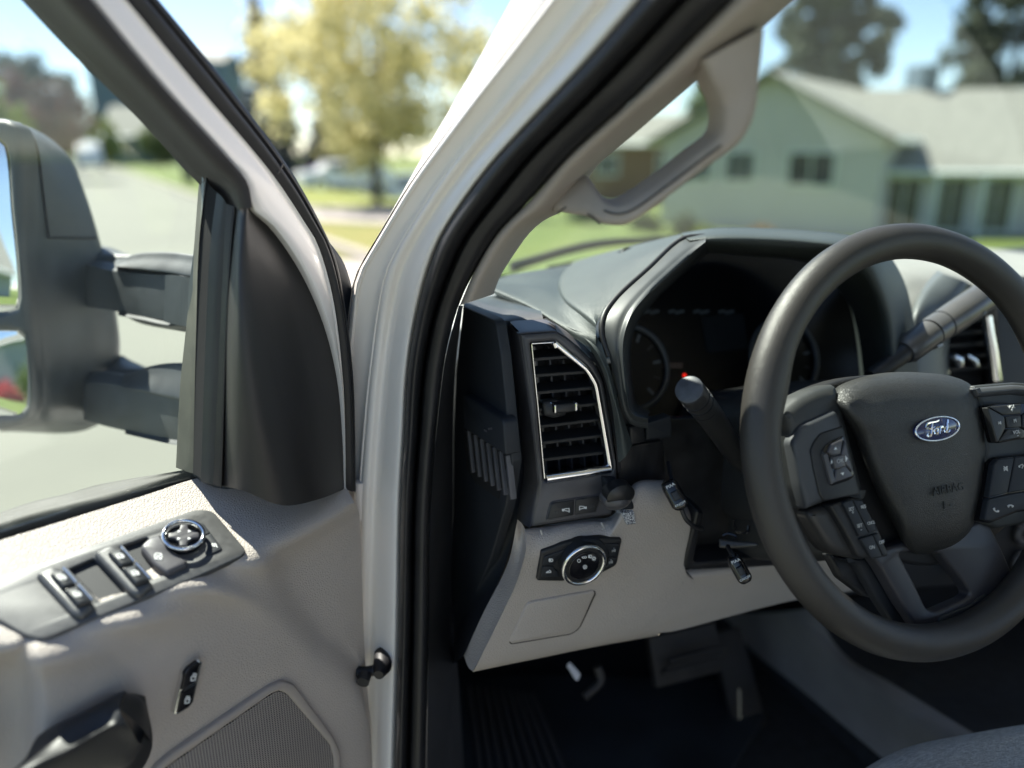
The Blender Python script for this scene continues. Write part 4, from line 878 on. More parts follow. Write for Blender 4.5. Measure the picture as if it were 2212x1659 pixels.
for x0, y0 in ((838, 640), (816, 732)): ribbon('dimmer_symbol', LOW, [f1((x0-12, y0+10), (x0-14, y0-2), (x0-6, y0-6), (x0-2, y0+6)), f1((x0+2, y0+4), (x0+2, y0-10), (x0+12, y0-10), (x0+10, y0+6), (x0+2, y0+4)), f1((x0-2, y0-20), (x0+4, y0-20))], mat('grey_print', (.4, .4, .4), .5), HL, wid=.0006, off=.0057)
# ---- add-on socket with sticker
plate('socket_plate', LOW, rnd(f1((840, 170), (950, 168), (1014, 300), (1000, 325), (850, 332)), [6, 8, 6, 6, 6]), NAVYB, DASH, off=.004, thick=.03, bev=.004)
sc_ = LOW.l(*f1((915, 232))[0], .01)
dome('socket_cap', LOW, ell(sc_, .0145, .012), mat('socket_black', (.012, .012, .013), .4), DASH, off=.005, h=.0045, rings=8, skirt=.012)
dome('socket_rim', LOW, ell((sc_[0]-.001, sc_[1]-.006), .0145, .0105), CHAR, DASH, off=.003, h=.008, rings=6, skirt=.012)
ST = mat('sticker_speckle', (.75, .76, .78), .5); n_ = ST.node_tree
tc = n_.nodes.new('ShaderNodeTexCoord'); vo = n_.nodes.new('ShaderNodeTexVoronoi'); vo.inputs['Scale'].default_value = 620; vo.feature = 'DISTANCE_TO_EDGE'
st = n_.nodes.new('ShaderNodeMath'); st.operation = 'GREATER_THAN'; st.inputs[1].default_value = .12
mx_ = n_.nodes.new('ShaderNodeMix'); mx_.data_type = 'RGBA'; mx_.inputs[6].default_value = (.02, .025, .06, 1); mx_.inputs[7].default_value = (.78, .79, .8, 1)
for a, b in ((tc.outputs['Object'], vo.inputs['Vector']), (vo.outputs['Distance'], st.inputs[0]), (st.outputs[0], mx_.inputs[0]), (mx_.outputs[2], n_.nodes['Principled BSDF'].inputs['Base Color'])): n_.links.new(a, b)
plate('sticker', LOW, f1((900, 345), (995, 332), (1016, 428), (942, 436)), ST, DASH, off=.0035, thick=.03, bev=.0003)
ribbon('scuff_mark', LOW, [f1((258, 478), (268, 512)), f1((738, 420), (752, 448), (762, 462)), f1((748, 470), (760, 462))], mat('scuff', (.5, .48, .46), .8), DASH, wid=.0012, off=.0012)

# ================================================================== steering column and wheel
WC = P(2000.5, 947.6, .6805); WN = Vector((.01859, -.94269, .33315)).normalized()
WF = Fr(WC, WN)
COLM = empty('steering_column', WC-WN*.2); COLM.parent = TRUCK; COLM.matrix_parent_inverse = WM(TRUCK).inverted()
def wl_(x, y, o): return WF.w(x, y, o)
def rrect(hw, hh, r, n=6):
    o = []
    for cx_, cy_, a0 in ((hw-r, hh-r, 0), (-hw+r, hh-r, 90), (-hw+r, -hh+r, 180), (hw-r, -hh+r, 270)):
        for i in range(n+1):
            a = R_(a0+90*i/n); o.append((cx_+r*math.cos(a), cy_+r*math.sin(a)))
    return o
def shroud(name, secs, ma, par):
    ls = []
    for o, cx_, cy_, hw, hh, r in secs: ls.append([wl_(cx_+x, cy_+y, o) for x, y in rrect(hw, hh, r)])
    N = len(ls[0]); V = [p for l in ls for p in l]; F = []
    for i in range(len(ls)-1):
        for j in range(N): F.append((i*N+j, i*N+(j+1) % N, (i+1)*N+(j+1) % N, (i+1)*N+j))
    F.append(tuple(range(N))); F.append(tuple((len(ls)-1)*N+j for j in range(N)))
    return link(name, mesh(name, V, F), ma, par, 50)
shroud('column_shroud', [(-.045, 0, -.01, .045, .05, .02), (-.055, 0, -.012, .062, .062, .025), (-.12, 0, -.015, .075, .07, .03), (-.20, 0, -.015, .088, .075, .04), (-.26, 0, -.02, .088, .08, .04)], mat('shroud_black', (.024, .025, .027), .5, bump=.2, scale=600, dist=.0003, var=.15), COLM)
shroud('lower_shroud', [(-.07, 0, -.08, .05, .03, .015), (-.12, 0, -.085, .065, .035, .02), (-.24, 0, -.09, .08, .04, .02)], mat('shroud_black', (.02, .02, .02), .5), COLM)
# turn-signal stalk
sp = [P(1490, 843, .645), P(1507, 864, .664), P(1537, 902, .70), P(1562, 940, .735), P(1590, 985, .775), P(1615, 1010, .81)]
ax = (sp[0]-sp[2]).normalized()
tube('signal_stalk', sp, [.0120, .0122, .0120, .0112, .0095, .0085], mat('stalk_black', (.03, .03, .032), .32), COLM, n=20, steps=20)
tube('stalk_end', [sp[0]-ax*.002, sp[0]+ax*.0022, sp[0]+ax*.003], [.0120, .0120, .0108], mat('stalk_cap', (.05, .055, .065), .5, var=.3, vscale=120), COLM, n=24)
for t, r in ((.25, .0126), (.42, .0126), (.62, .0121)):
    c = sp[0].lerp(sp[2], t); tube('stalk_groove', [c-ax*.0007, c+ax*.0007], r, RUB, COLM, n=20)
for i in range(5):
    c = sp[0].lerp(sp[2], .33); s = ax.cross(VZ).normalized(); uu = s.cross(ax); a = R_(40+i*28)
    tube('stalk_mark', [c+(s*math.cos(a)+uu*math.sin(a))*.0122-ax*.0015, c+(s*math.cos(a)+uu*math.sin(a))*.0122+ax*.0022], .0006, mat('grey_print', (.4, .4, .4), .5), COLM, n=6)
# shift lever on the right
gp = [P(1880, 815, .80), P(1925, 782, .81), P(1960, 755, .82), P(2030, 706, .84), P(2136, 634, .87), P(2144, 629, .872)]
tube('shift_lever', gp[:3], [.008, .0095, .0115], BLACK, COLM, n=16, steps=10)
SIL = mat('lever_satin', (.12, .115, .11), .3, .3, var=.1)
tube('lever_sleeve', [gp[2].lerp(gp[1], .25), gp[2], P(2008, 721, .833)], [.0125, .0155, .0158], SIL, COLM, n=20)
tube('lever_band', [P(2009, 720, .8335), P(2034, 703, .8425)], .0162, SIL, COLM, n=20)
tube('lever_grip', [P(2036, 702, .843), P(2060, 686, .85), P(2128, 640, .868), P(2140, 631, .871)], [.0165, .0172, .0172, .013], SIL, COLM, n=20)
tube('lever_groove', [P(2034, 703, .8425), P(2036, 702, .843)], .0166, RUB, COLM, n=20)
LVF = Fr(P(2024, 732, .824), (ray(2024, 732)*-1+VZ*-.2))
plate('lever_button', LVF, rnd(Z('F4', (1010, 1260), (1150, 1180), (1250, 1380), (1130, 1450)), 4), BLACK, COLM, off=.002, thick=.006, bev=.001)
ribbon('plus_mark', LVF, [Z('F4', (1135, 1302), (1180, 1296)), Z('F4', (1152, 1278), (1162, 1322))], PRINT, COLM, wid=.0022, off=.003)
ribbon('minus_mark', LVF, [Z('F4', (1195, 1400), (1240, 1380))], PRINT, COLM, wid=.0022, off=.003)
LVT = Fr(P(2118, 676, .850), (ray(2118, 676)*-1))
ribbon('lever_label', LVT, [Z('F4', (1605, 1010), (1740, 930)), Z('F4', (1635, 1070), (1750, 995))], mat('grey_print', (.4, .4, .4), .5), COLM, wid=.0035, off=.002)

# steering wheel: rim, pad, spokes
def rimv(t, s):
    # slightly flattened section with thumb grips at ten and two
    deg = math.degrees(t) % 360
    g = sum(math.exp(-((deg-a)/9.0)**2) for a in (22, 158)); rr = .0158+.0045*g*(1 if math.cos(s) < 0 else .0)
    R0 = .1765
    return wl_((R0+rr*math.cos(s))*math.cos(t), (R0+rr*math.cos(s))*math.sin(t), .0158*math.sin(s))
N, M = 120, 20
V = [rimv(2*math.pi*i/N, 2*math.pi*j/M) for i in range(N) for j in range(M)]
F = [(i*M+j, ((i+1) % N)*M+j, ((i+1) % N)*M+(j+1) % M, i*M+(j+1) % M) for i in range(N) for j in range(M)]
SW = link('steering_wheel', mesh('steering_wheel', V, F), LEATH, TRUCK, 80)
tag(SW, 'black leather steering wheel with emblem and thumb buttons')
e2 = lambda *p: Z('E2', *p)
c3 = lambda *p: Z('C3', *p)
wlp = lambda pts, off: [WF.l(u, v, off) for u, v in pts]
# back of the hub
plate('hub_back', WF, smc(e2((200, 250), (560, 20), (1100, -60), (1800, 40), (2400, 150), (2450, 700), (2000, 1300), (1500, 1560), (1000, 1500), (600, 1450), (420, 1150), (280, 700)), 60), mat('hub_black', (.01, .01, .011), .5), SW, off=-.026, thick=.02, bev=.004)
sl_ = rnd(e2((175, 290), (205, 235), (330, 135), (470, 70), (640, 20), (700, 160), (720, 300), (900, 1000), (600, 1020), (395, 1095), (330, 900), (258, 560), (240, 420)), [4, 6, 8, 6, 6, 4, 4, 4, 6, 8, 6, 6, 6])
plate('spoke', WF, sl_, mat('spoke_vinyl', (.03, .032, .032), .5, bump=.25, scale=900, dist=.0003, var=.1), SW, off=-.004, thick=.024, bev=.008)
pd = rnd(e2((262, 520), (330, 380), (380, 350), (620, 240), (665, 290), (690, 400), (820, 960), (520, 1015), (385, 1090), (330, 880)), [8, 6, 6, 6, 5, 4, 5, 8, 6, 8])
PADH = mat('button_pad_grey', (.05, .053, .058), .5, bump=.12, scale=1200, dist=.0002)
plate('button_housing', WF, pd, PADH, SW, off=.0005, thick=.012, bev=.004)
plate('button_tray', WF, rnd(e2((415, 590), (435, 530), (500, 440), (690, 380), (830, 960), (530, 1015), (490, 960), (440, 740)), [4, 5, 6, 4, 6, 6, 6, 4]), BLACK, SW, off=.0022, thick=.006, bev=.0012)
plate('keypad', WF, rnd(e2((508, 600), (530, 552), (600, 500), (690, 462), (785, 800), (740, 840), (590, 890), (570, 860)), [3, 4, 4, 3, 5, 4, 5, 4]), GLOSSB, SW, off=.0034, thick=.004, bev=.0008)
for c in ([(562, 600), (590, 530), (690, 482), (665, 620), (600, 632)], [(632, 742), (705, 712), (775, 800), (612, 862)], [(672, 625), (705, 500), (770, 770), (708, 705)], [(522, 620), (555, 610), (628, 850), (590, 878)]):
    plate('direction_button', WF, rnd(e2(*c), 2), CHAR, SW, off=.0055, thick=.004, bev=.001)
plate('ok_button', WF, rnd(e2((600, 645), (690, 622), (712, 722), (622, 745)), 2.5), CHAR, SW, off=.0075, thick=.006, bev=.001)
text('ok_text', 'OK', WF, *e2((662, 676))[0], .0052, mat('grey_print', (.4, .4, .4), .5), SW, off=.0077)
for pts in ([(612, 582), (636, 576), (622, 558)], [(668, 778), (694, 772), (686, 796)], [(706, 630), (724, 655), (710, 682)], [(592, 665), (598, 690), (586, 700)]):
    plate('arrow_mark', WF, e2(*pts), PRINT, SW, off=.0062, thick=.001, bev=0)
# cruise buttons
plate('cruise_wing', WF, smc(e2((400, 1110), (590, 1045), (690, 1060), (800, 1300), (920, 1500), (760, 1500), (600, 1440), (480, 1280)), 40), mat('cruise_wing', (.035, .033, .031), .45, bump=.1, scale=900, dist=.0002), SW, off=-.006, thick=.015, bev=.006)
plate('cruise_housing', WF, rnd(e2((575, 1050), (700, 1010), (760, 985), (850, 1000), (990, 1260), (1080, 1480), (940, 1505), (820, 1490), (700, 1260)), [6, 6, 6, 8, 0, 8, 6, 6, 0]), BLACK, SW, off=.001, thick=.012, bev=.002)
for c in ([(690, 1035), (705, 1020), (765, 1005), (905, 1290), (830, 1318)], [(772, 1004), (850, 1008), (978, 1258), (912, 1288)], [(832, 1335), (935, 1300), (1022, 1485), (930, 1500)], [(942, 1298), (985, 1282), (1052, 1462), (1028, 1480)]):
    plate('cruise_button', WF, rnd(e2(*c), 2.5), NAVYB, SW, off=.0042, thick=.005, bev=.001)
TX = mat('button_print', (.55, .55, .54), .5)
for s, (x, y), sz in (('SET', (756, 1082), .0042), ('+', (768, 1110), .005), ('SET', (826, 1222), .0042), ('-', (838, 1252), .006), ('RES', (857, 1062), .0039), ('CNCL', (922, 1198), .0037), ('ON', (930, 1405), .0044), ('OFF', (1012, 1362), .0041)):
    text('button_text', s, WF, *e2((x, y))[0], sz, TX, SW, off=.0045, sx=.85)
# airbag cover
bag = smc(e2((575, 140), (620, 60), (800, -20), (1050, -70), (1350, -70), (1600, -40), (1760, 30), (1830, 130), (1880, 350), (1905, 600), (1880, 850), (1830, 1080), (1770, 1270), (1620, 1400), (1420, 1455), (1280, 1455), (1205, 1400), (1120, 1230), (1000, 1010), (870, 720), (760, 420), (640, 250)), 70)
def bagdome(name, px, ma, par):
    n = len(px); rings = []; cxx = sum(p[0] for p in px)/n; cyy = sum(p[1] for p in px)/n
    spec = [(1.0, -.034), (1.0, -.022), (.99, -.0155), (.965, -.0085), (.925, -.0025), (.86, .003), (.77, .0075), (.64, .0102), (.45, .012), (.22, .0125)]
    V = []; F = []
    for s, o in spec: V += [WF.p(cxx+(x-cxx)*s, cyy+(y-cyy)*s, o) for x, y in px]
    V.append(WF.p(cxx, cyy, .0127)); c = len(V)-1
    for k in range(len(spec)-1):
        for i in range(n): F.append((k*n+i, k*n+(i+1) % n, (k+1)*n+(i+1) % n, (k+1)*n+i))
    for i in range(n): F.append(((len(spec)-1)*n+i, (len(spec)-1)*n+(i+1) % n, c))
    return link(name, mesh(name, V, F), ma, par, 80)
bagdome('airbag_cover', bag, BAGM, SW)
# emblem
ec = WF.l(*e2((1472, 403))[0], .0135); ex1 = WF.l(*e2((1656, 372))[0], .0135); ea = math.hypot(ex1[0]-ec[0], ex1[1]-ec[1]); er = math.degrees(math.atan2(ex1[1]-ec[1], ex1[0]-ec[0])); eb = ea*.40
EMB = platel('emblem', WF, ell(ec, ea, eb, er, 60), BLUE, SW, off=.0145, thick=.006, bev=.001)
rg = [WF.w(x, y, .0148) for x, y in ell(ec, ea*.985, eb*.975, er, 60)]
tube('emblem_ring', rg, .0008, CHROME, SW, n=8, closed=True)
def ew(x, y): 
    c, s = math.cos(R_(er)), math.sin(R_(er)); return WF.w(ec[0]+x*ea*c-y*ea*s, ec[1]+x*ea*s+y*ea*c, .0149)
SCR = {'F': [[(-.52, .10), (-.46, .20), (-.30, .24), (.0, .25), (.10, .28)], [(-.20, .23), (-.26, .05), (-.33, -.15), (-.42, -.22), (-.50, -.16), (-.44, -.09)], [(-.42, .04), (-.25, .05), (-.12, .08)], [(-.52, .10), (-.47, .06), (-.42, .10)]],
       'o': [[(-.06, .03), (-.15, -.02), (-.18, -.12), (-.12, -.18), (-.03, -.13), (-.01, -.02), (-.06, .03), (.06, .04)]],
       'r': [[(.06, .04), (.12, .06), (.10, -.06), (.06, -.17)], [(.10, -.06), (.17, .05), (.23, .05), (.24, .0)]],
       'd': [[(.40, .03), (.31, -.01), (.27, -.11), (.31, -.17), (.39, -.12), (.43, .02)], [(.50, .25), (.45, .05), (.40, -.14), (.46, -.17), (.53, -.10)]]}
for ch, ls in SCR.items():
    for l in ls: tube('emblem_letter', [ew(*q) for q in l], [.0006]+[.0009]*(len(l)-2)+[.0007], CHROME, SW, n=6, steps=len(l)*4)
text('embossed_text', 'AIRBAG', WF, *e2((1575, 915))[0], .0105, mat('embossed', (.011, .012, .012), .5), SW, off=.0132, rot=0, th=.0004)
ribbon('embossed_mark', WF, [e2((1540, 1020), (1542, 1078)), e2((1590, 1048), (1602, 1048))], mat('embossed', (.011, .012, .012), .5), SW, wid=.0012, off=.0112)
# right spoke with its two button groups
plate('spoke', WF, rnd(e2((1790, 40), (2150, 10), (2500, 40), (2560, 300), (2480, 900), (2380, 1180), (2000, 1250), (1850, 1190), (1830, 900), (1905, 560), (1850, 180)), 8), mat('spoke_vinyl', (.03, .032, .032), .5), SW, off=-.008, thick=.02, bev=.004)
plate('spoke_ledge', WF, rnd(e2((1800, 60), (2150, 30), (2520, 60), (2500, 150), (2150, 110), (1840, 140)), 5), PADH, SW, off=-.001, thick=.012, bev=.005)
plate('volume_pad', WF, rnd(e2((1898, 212), (1990, 192), (2200, 185), (2340, 200), (2380, 480), (2190, 490), (1992, 528)), [5, 4, 4, 6, 6, 4, 6]), GLOSSB, SW, off=.002, thick=.01, bev=.001)
for c in ([(1915, 218), (2195, 192), (2190, 280), (2060, 292), (2035, 290)], [(1905, 222), (1945, 240), (2050, 300), (2060, 400), (2000, 510), (1985, 520)], [(2000, 508), (2075, 405), (2195, 400), (2195, 480)], [(2062, 300), (2188, 285), (2195, 392), (2080, 402)], [(2205, 285), (2340, 215), (2360, 470), (2205, 395)]):
    plate('volume_button', WF, rnd(e2(*c), 3), BLACK, SW, off=.0045, thick=.006, bev=.0012)
for s, (x, y), sz in (('VOL', (2108, 220), .0048), ('+', (2112, 248), .0055), ('M', (2137, 336), .0046), ('VOL', (2150, 432), .0048), ('-', (2160, 458), .006)):
    text('button_text', s, WF, *e2((x, y))[0], sz, TX, SW, off=.0058)
ribbon('seek_symbol', WF, [e2((1996, 345), (1998, 364)), e2((2014, 342), (2003, 354), (2017, 364), (2014, 342))], TX, SW, wid=.0007, off=.0048)
plate('phone_pad', WF, rnd(e2((1878, 1185), (1960, 700), (1990, 655), (2060, 640), (2340, 610), (2320, 1090), (2160, 1110), (1930, 1205)), [6, 6, 6, 4, 6, 6, 6, 6]), GLOSSB, SW, off=.001, thick=.012, bev=.002)
for c in ([(1965, 705), (2000, 662), (2135, 645), (2075, 950), (1920, 985)], [(2145, 644), (2330, 622), (2315, 910), (2085, 948)], [(1918, 998), (2075, 960), (2310, 920), (2300, 1080), (2160, 1095), (1935, 1185), (1885, 1175)]):
    plate('phone_button', WF, rnd(e2(*c), 3), NAVYB, SW, off=.0036, thick=.006, bev=.0014)
ribbon('mute_symbol', WF, [e2((2042, 735), (2052, 735), (2066, 722), (2072, 755), (2054, 748), (2044, 748), (2042, 735)), e2((2042, 722), (2074, 758)), e2((2072, 722), (2044, 758))], TX, SW, wid=.0007, off=.0038)
ribbon('voice_symbol', WF, [e2((2184, 710), (2198, 704), (2206, 716), (2198, 726), (2196, 736)), e2((2176, 712), (2176, 730)), e2((2169, 716), (2169, 727))], TX, SW, wid=.0007, off=.0038)
tube('phone_symbol', [WF.p(*q, .0039) for q in e2((1955, 1072), (1962, 1092), (1978, 1102), (1993, 1098))], [.0013, .0007, .0007, .0013], TX, SW, n=6)
tube('hang_up_symbol', [WF.p(*q, .0039) for q in e2((2075, 1062), (2085, 1050), (2102, 1048), (2115, 1058))], [.0013, .0007, .0007, .0013], TX, SW, n=6)
# lower twin spoke
UM = mat('lower_spoke_satin', (.035, .034, .039), .42, bump=.08, scale=1200, dist=.0002)
plate('lower_spoke', WF, rnd(c3((1260, 330), (1330, 300), (1420, 270), (1500, 240), (1700, 240), (1860, 160), (1980, 100), (2080, 300), (2165, 500), (2175, 590), (2120, 680), (1960, 790), (1780, 850), (1640, 850), (1560, 800), (1450, 640), (1330, 430)), [4, 4, 0, 0, 0, 0, 6, 6, 10, 14, 14, 14, 10, 14, 14, 6, 6]), UM, SW, off=-.014, thick=.012, bev=.003, holes=[rnd(c3((1440, 330), (1530, 500), (1610, 670), (1660, 692), (1860, 605), (1884, 575), (1840, 505), (1700, 330), (1560, 300)), [4, 4, 12, 10, 10, 8, 6, 4, 4])])
plate('lower_insert', WF, rnd(c3((1690, 715), (1890, 640), (1960, 575), (2130, 590), (2090, 670), (1950, 745), (1800, 785), (1680, 785)), 9), NAVYB, SW, off=-.012, thick=.006, bev=.002)
plate('spoke_back', WF, rnd(c3((1100, 360), (1300, 340), (1480, 640), (1580, 860), (1400, 760), (1320, 640), (1180, 400)), 5), NAVYB, SW, off=-.03, thick=.01, bev=.003)
plate('column_cover_back', WF, rnd(c3((1000, 330), (1220, 360), (1340, 600), (1240, 600), (1080, 480)), 6), BLACK, SW, off=-.04, thick=.01, bev=.003)
# ================================================================== centre of the dash, footwell, seat, cab
CEN = empty('center_stack', (1.0, .9, 1.2)); CEN.parent = TRUCK; CEN.matrix_parent_inverse = WM(TRUCK).inverted()
f4 = lambda *p: Z('F4', *p)
def PL(l): return [P(*q) for q in l]
LITP = mat('center_pad_lit_vinyl', (.26, .26, .24), .6, bump=.3, scale=500, kind='leather', dist=.0004, var=.08)  # vinyl colour lightened to paint in the sunlit highlight
loft('center_pad', [PL([(1870, 505, 1.30), (2000, 520, 1.34), (2120, 535, 1.38), (2330, 560, 1.44)]), PL([(1880, 540, 1.12), (1990, 552, 1.12), (2090, 572, 1.13), (2330, 590, 1.2)]),
                    PL([(1890, 575, 1.02), (1950, 590, 1.0), (2040, 592, 1.02), (2330, 610, 1.1)]), PL([(1915, 640, .97), (1948, 660, .95), (1985, 660, .955), (2030, 640, .98)]), PL([(1935, 700, .96), (1955, 705, .945), (1968, 715, .94), (2000, 712, .955)])], LITP, CEN, nv=26, nu=6, smooth=80)
loft('stack_side', [PL([(2026, 584, 1.0), (1995, 620, .97), (1972, 665, .945), (1963, 700, .935), (1962, 760, .93), (1965, 840, .93)]), PL([(2040, 592, .975), (2010, 630, .95), (1985, 675, .925), (1976, 710, .92), (1976, 760, .915), (1980, 840, .915)]),
                    PL([(2085, 608, .97), (2062, 650, .955), (2040, 700, .945), (2030, 730, .94), (2030, 780, .94), (2035, 840, .94)]), PL([(2110, 625, 1.0), (2090, 660, .99), (2060, 710, .98), (2050, 740, .97), (2050, 790, .97), (2055, 840, .97)])], mat('stack_satin', (.09, .10, .10), .4, var=.1), CEN, nv=26, nu=6, smooth=80)
CVF = Fr(P(2110, 760, .985), az_n(-4, 10))
plate('center_vent_throat', CVF, [(1990, 640), (2290, 620), (2300, 860), (1990, 860)], mat('vent_dark', (.004, .004, .005), .8), CEN, off=-.03, thick=.004, bev=0)
for i in range(5):
    y = 690+i*26; A, B = CVF.p(2040, y+6, -.01), CVF.p(2290, y-10, -.01); bmm = bmesh.new()
    th = VZ*.0016; back = Vector((0, .016, .003)); vs = [bmm.verts.new(q) for q in (A-th, B-th, B-th+back, A-th+back, A+th, B+th, B+th+back, A+th+back)]
    for f in ((3, 2, 1, 0), (4, 5, 6, 7), (0, 1, 5, 4), (1, 2, 6, 5), (2, 3, 7, 6), (3, 0, 4, 7)): bmm.faces.new([vs[j] for j in f])
    from_bm('slat', bmm, BLACK, CEN, 30)
tube('chrome_trim', [CVF.p(*q, .004) for q in f4((1760, 1040), (1790, 1250), (1830, 1450), (1880, 1800))], .007, CHROME, CEN, n=12)
tube('chrome_trim', [CVF.p(*q, .004) for q in f4((1225, 1420), (1250, 1540), (1290, 1720))], .0035, CHROME, CEN, n=12)
tube('vent_knob', [CVF.p(*q, .008) for q in f4((1370, 1520), (1430, 1560), (1450, 1640))], [.004, .006, .004], SATIN, CEN, n=10)
tube('vent_knob', [CVF.p(*q, .008) for q in f4((1530, 1510), (1620, 1570), (1650, 1640))], [.003, .004, .003], SATIN, CEN, n=10)
plate('stack_face', CVF, [(2150, 600), (2420, 590), (2450, 1250), (2080, 1250), (2120, 870), (2160, 860)], BLACK, CEN, off=.0, thick=.02, bev=.003)
plate('stack_lower', CVF, [(1960, 850), (2130, 850), (2110, 1260), (1800, 1290)], NAVYB, CEN, off=-.02, thick=.02, bev=.003)
for i in range(3):
    c = CVF.l(*[(2195, 1105+0*i), (2205, 1150), (2200, 1210)][i]); torus('stack_knob', CVF, c, .012, .012, .005, CHAR, CEN, off=.006)
# console side that runs back past the pedals
XF = Fr((.80, .9, .9), (-1, 0, 0))
cs0 = [XF.p(u, v) for u, v in c3((300, 700), (370, 745), (460, 860), (560, 962), (800, 1150), (1060, 1370), (1320, 1590), (1560, 1790))]
cs1 = [XF.p(u, v, -.004) for u, v in c3((640, 690), (700, 720), (800, 800), (950, 960), (1150, 1120), (1450, 1300), (1700, 1450), (1950, 1600))]
cs2 = [XF.p(u, v, -.03) for u, v in c3((900, 660), (950, 730), (1010, 850), (1130, 985), (1350, 1110), (1600, 1260), (1860, 1420), (2150, 1590))]
CON = loft('center_console', [cs0, cs1, cs2], mat('console_plastic', (.26, .25, .245), .55, bump=.25, scale=500, dist=.0004, var=.08), TRUCK, nv=36, nu=6, smooth=70)
loft('console_top', [cs2, [q+Vector((.05, 0, -.006)) for q in cs2], [q+Vector((.4, .05, -.01)) for q in cs2]], CARPET, CON, nv=36, nu=3)
loft('console_base', [cs0, [q+Vector((.012, 0, -.12)) for q in cs0]], CARPET, CON, nv=36, nu=2)
# seat corner
sF = []
sp_ = [[(1150, 1690), (1300, 1590), (1500, 1495), (1850, 1418), (2212, 1352), (2600, 1300)], [(1120, 1760), (1300, 1640), (1550, 1540), (1900, 1470), (2212, 1420), (2600, 1380)], [(1200, 1900), (1400, 1780), (1650, 1680), (2000, 1600), (2300, 1540), (2700, 1500)], [(1300, 2100), (1600, 1950), (1900, 1850), (2200, 1780), (2500, 1700), (2900, 1650)]]
dd = [(.80, .81, .815, .82, .83, .84), (.74, .75, .755, .76, .77, .78), (.68, .69, .69, .70, .71, .72), (.60, .61, .61, .62, .63, .64)]
SEAT = loft('driver_seat', [[q-VZ*.14+Vector((0, .0, 0)) for q in [P(u, v, d) for (u, v), d in zip(c3(*sp_[0]), dd[0])]], [P(u, v, d)-VZ*.02 for (u, v), d in zip(c3(*sp_[0]), dd[0])]] + [[P(u, v, d) for (u, v), d in zip(c3(*l), e)] for l, e in zip(sp_[1:], dd[1:])], CLOTH, TRUCK, nv=30, nu=8, smooth=80)
tag(SEAT, 'grey woven cloth driver seat cushion')
bxo('dash_sun_blocker', BLACK, TRUCK, [(.27, 1.84, .88, 1.14, .98, 1.38), (.55, 1.84, .82, .879, 1.02, 1.33), (.95, 1.84, .66, .819, 1.1, 1.30), (1.05, 1.84, .80, 1.12, 1.385, 1.46)])  # unseen boxes added inside the dash to stop sun leaking onto the console
# floor, firewall, pedals
bxo('cab_floor', CARPET, TRUCK, .17, 1.9, -.9, 1.25, .72, .785)
bxo('firewall', CARPET, TRUCK, .2, 1.85, 1.16, 1.2, .7, 1.32)
bxo('kick_panel', CARPET, TRUCK, .175, .20, .78, 1.2, .7, 1.22)
bxo('door_sill', mat('sill_black', (.02, .02, .022), .5, var=.2), TRUCK, .10, .20, -.9, .72, .70, .82, bev=.008)
PEDAL = mat('pedal_rubber', (.017, .015, .015), .6, var=.3, vscale=40)
FLF = Fr((0, 0, .80), VZ, up=(0, 1, 0))
tb_ = P(1480, 1400, 1.12)
PED = bxo('brake_pedal', PEDAL, TRUCK, -.055, .055, -.008, .008, -.035, .035, M=Matrix.Translation(P(1478, 1412, 1.10)) @ Matrix.Rotation(R_(-25), 4, 'X'), bev=.004)
tube('pedal_arm_or_streak', [P(1478, 1400, 1.12), P(1470, 1330, 1.15)+Vector((0, .03, .02)), P(1468, 1220, 1.1)], .009, mat('pedal_steel', (.12, .11, .10), .4, .8), PED, n=8, steps=8)
for i in range(4): tube('pad_rib', [P(1478, 1412, 1.10)+Vector((-.045, -.012-.006*i, -.022+.014*i)), P(1478, 1412, 1.10)+Vector((.045, -.012-.006*i, -.022+.014*i))], .0035, PEDAL, PED, n=6)
GAS = bxo('gas_pedal', PEDAL, TRUCK, -.028, .028, -.008, .008, -.10, .10, M=Matrix.Translation(P(1600, 1500, 1.22)) @ Matrix.Rotation(R_(-35), 4, 'X'), bev=.004)
tube('pedal_arm_or_streak', [P(1596, 1490, 1.19), P(1597, 1555, 1.16)], .003, SATIN, GAS, n=6)  # satin rod standing in for the light streak along the pedal edge
tube('bracket', [P(1290, 1440, 1.0), P(1298, 1470, 1.0), P(1262, 1505, .99)], .006, mat('bracket_steel', (.03, .027, .026), .6), TRUCK, n=8, steps=10)
TG = Fr(P(1236, 1450, .98), ray(1236, 1450)*-1)
plate('paper_tag', TG, rnd(c2((1470, 1020), (1492, 1000), (1558, 1075), (1542, 1117), (1525, 1110)), 2), mat('tag_paper', (.7, .68, .7), .8), TRUCK, off=0, thick=.001, bev=.0003)

# ---- windshield, wipers, cowl, hood, cab shell
def wsx(x, t):
    k = 1-((x-1.0)/.84)**2
    b = Vector((x, 1.10+.35*k, 1.33)); e = Vector((1.0+(x-1.0)*.80, .30+.15*k, 1.99)); return b.lerp(e, t)
WS = loft('windshield', [[wsx(.16+1.68*i/12, t/12) for t in range(13)] for i in range(13)], WGLASS, TRUCK, nv=13, nu=1, cross='l', along='l', thick=.005, smooth=60)
for x0, x1, nm in ((.34, .95, 'wiper'), (1.05, 1.6, 'wiper')):
    a, b = (P(1105, 577, 1.30), P(1452, 516, 1.42)) if x0 < .5 else (wsx(x0, .03)+Vector((0, .03, .01)), wsx(x1, .10)+Vector((0, .03, .015)))
    wp = tube(nm, [a, a.lerp(b, .5)+Vector((0, .012, .012)), b], [.009, .008, .005], BLACK, TRUCK, n=8, steps=10)
    tube('wiper_blade', [a.lerp(b, .2)+Vector((0, -.01, -.012)), b+Vector((0, -.01, -.012))], .006, RUB, wp, n=6)
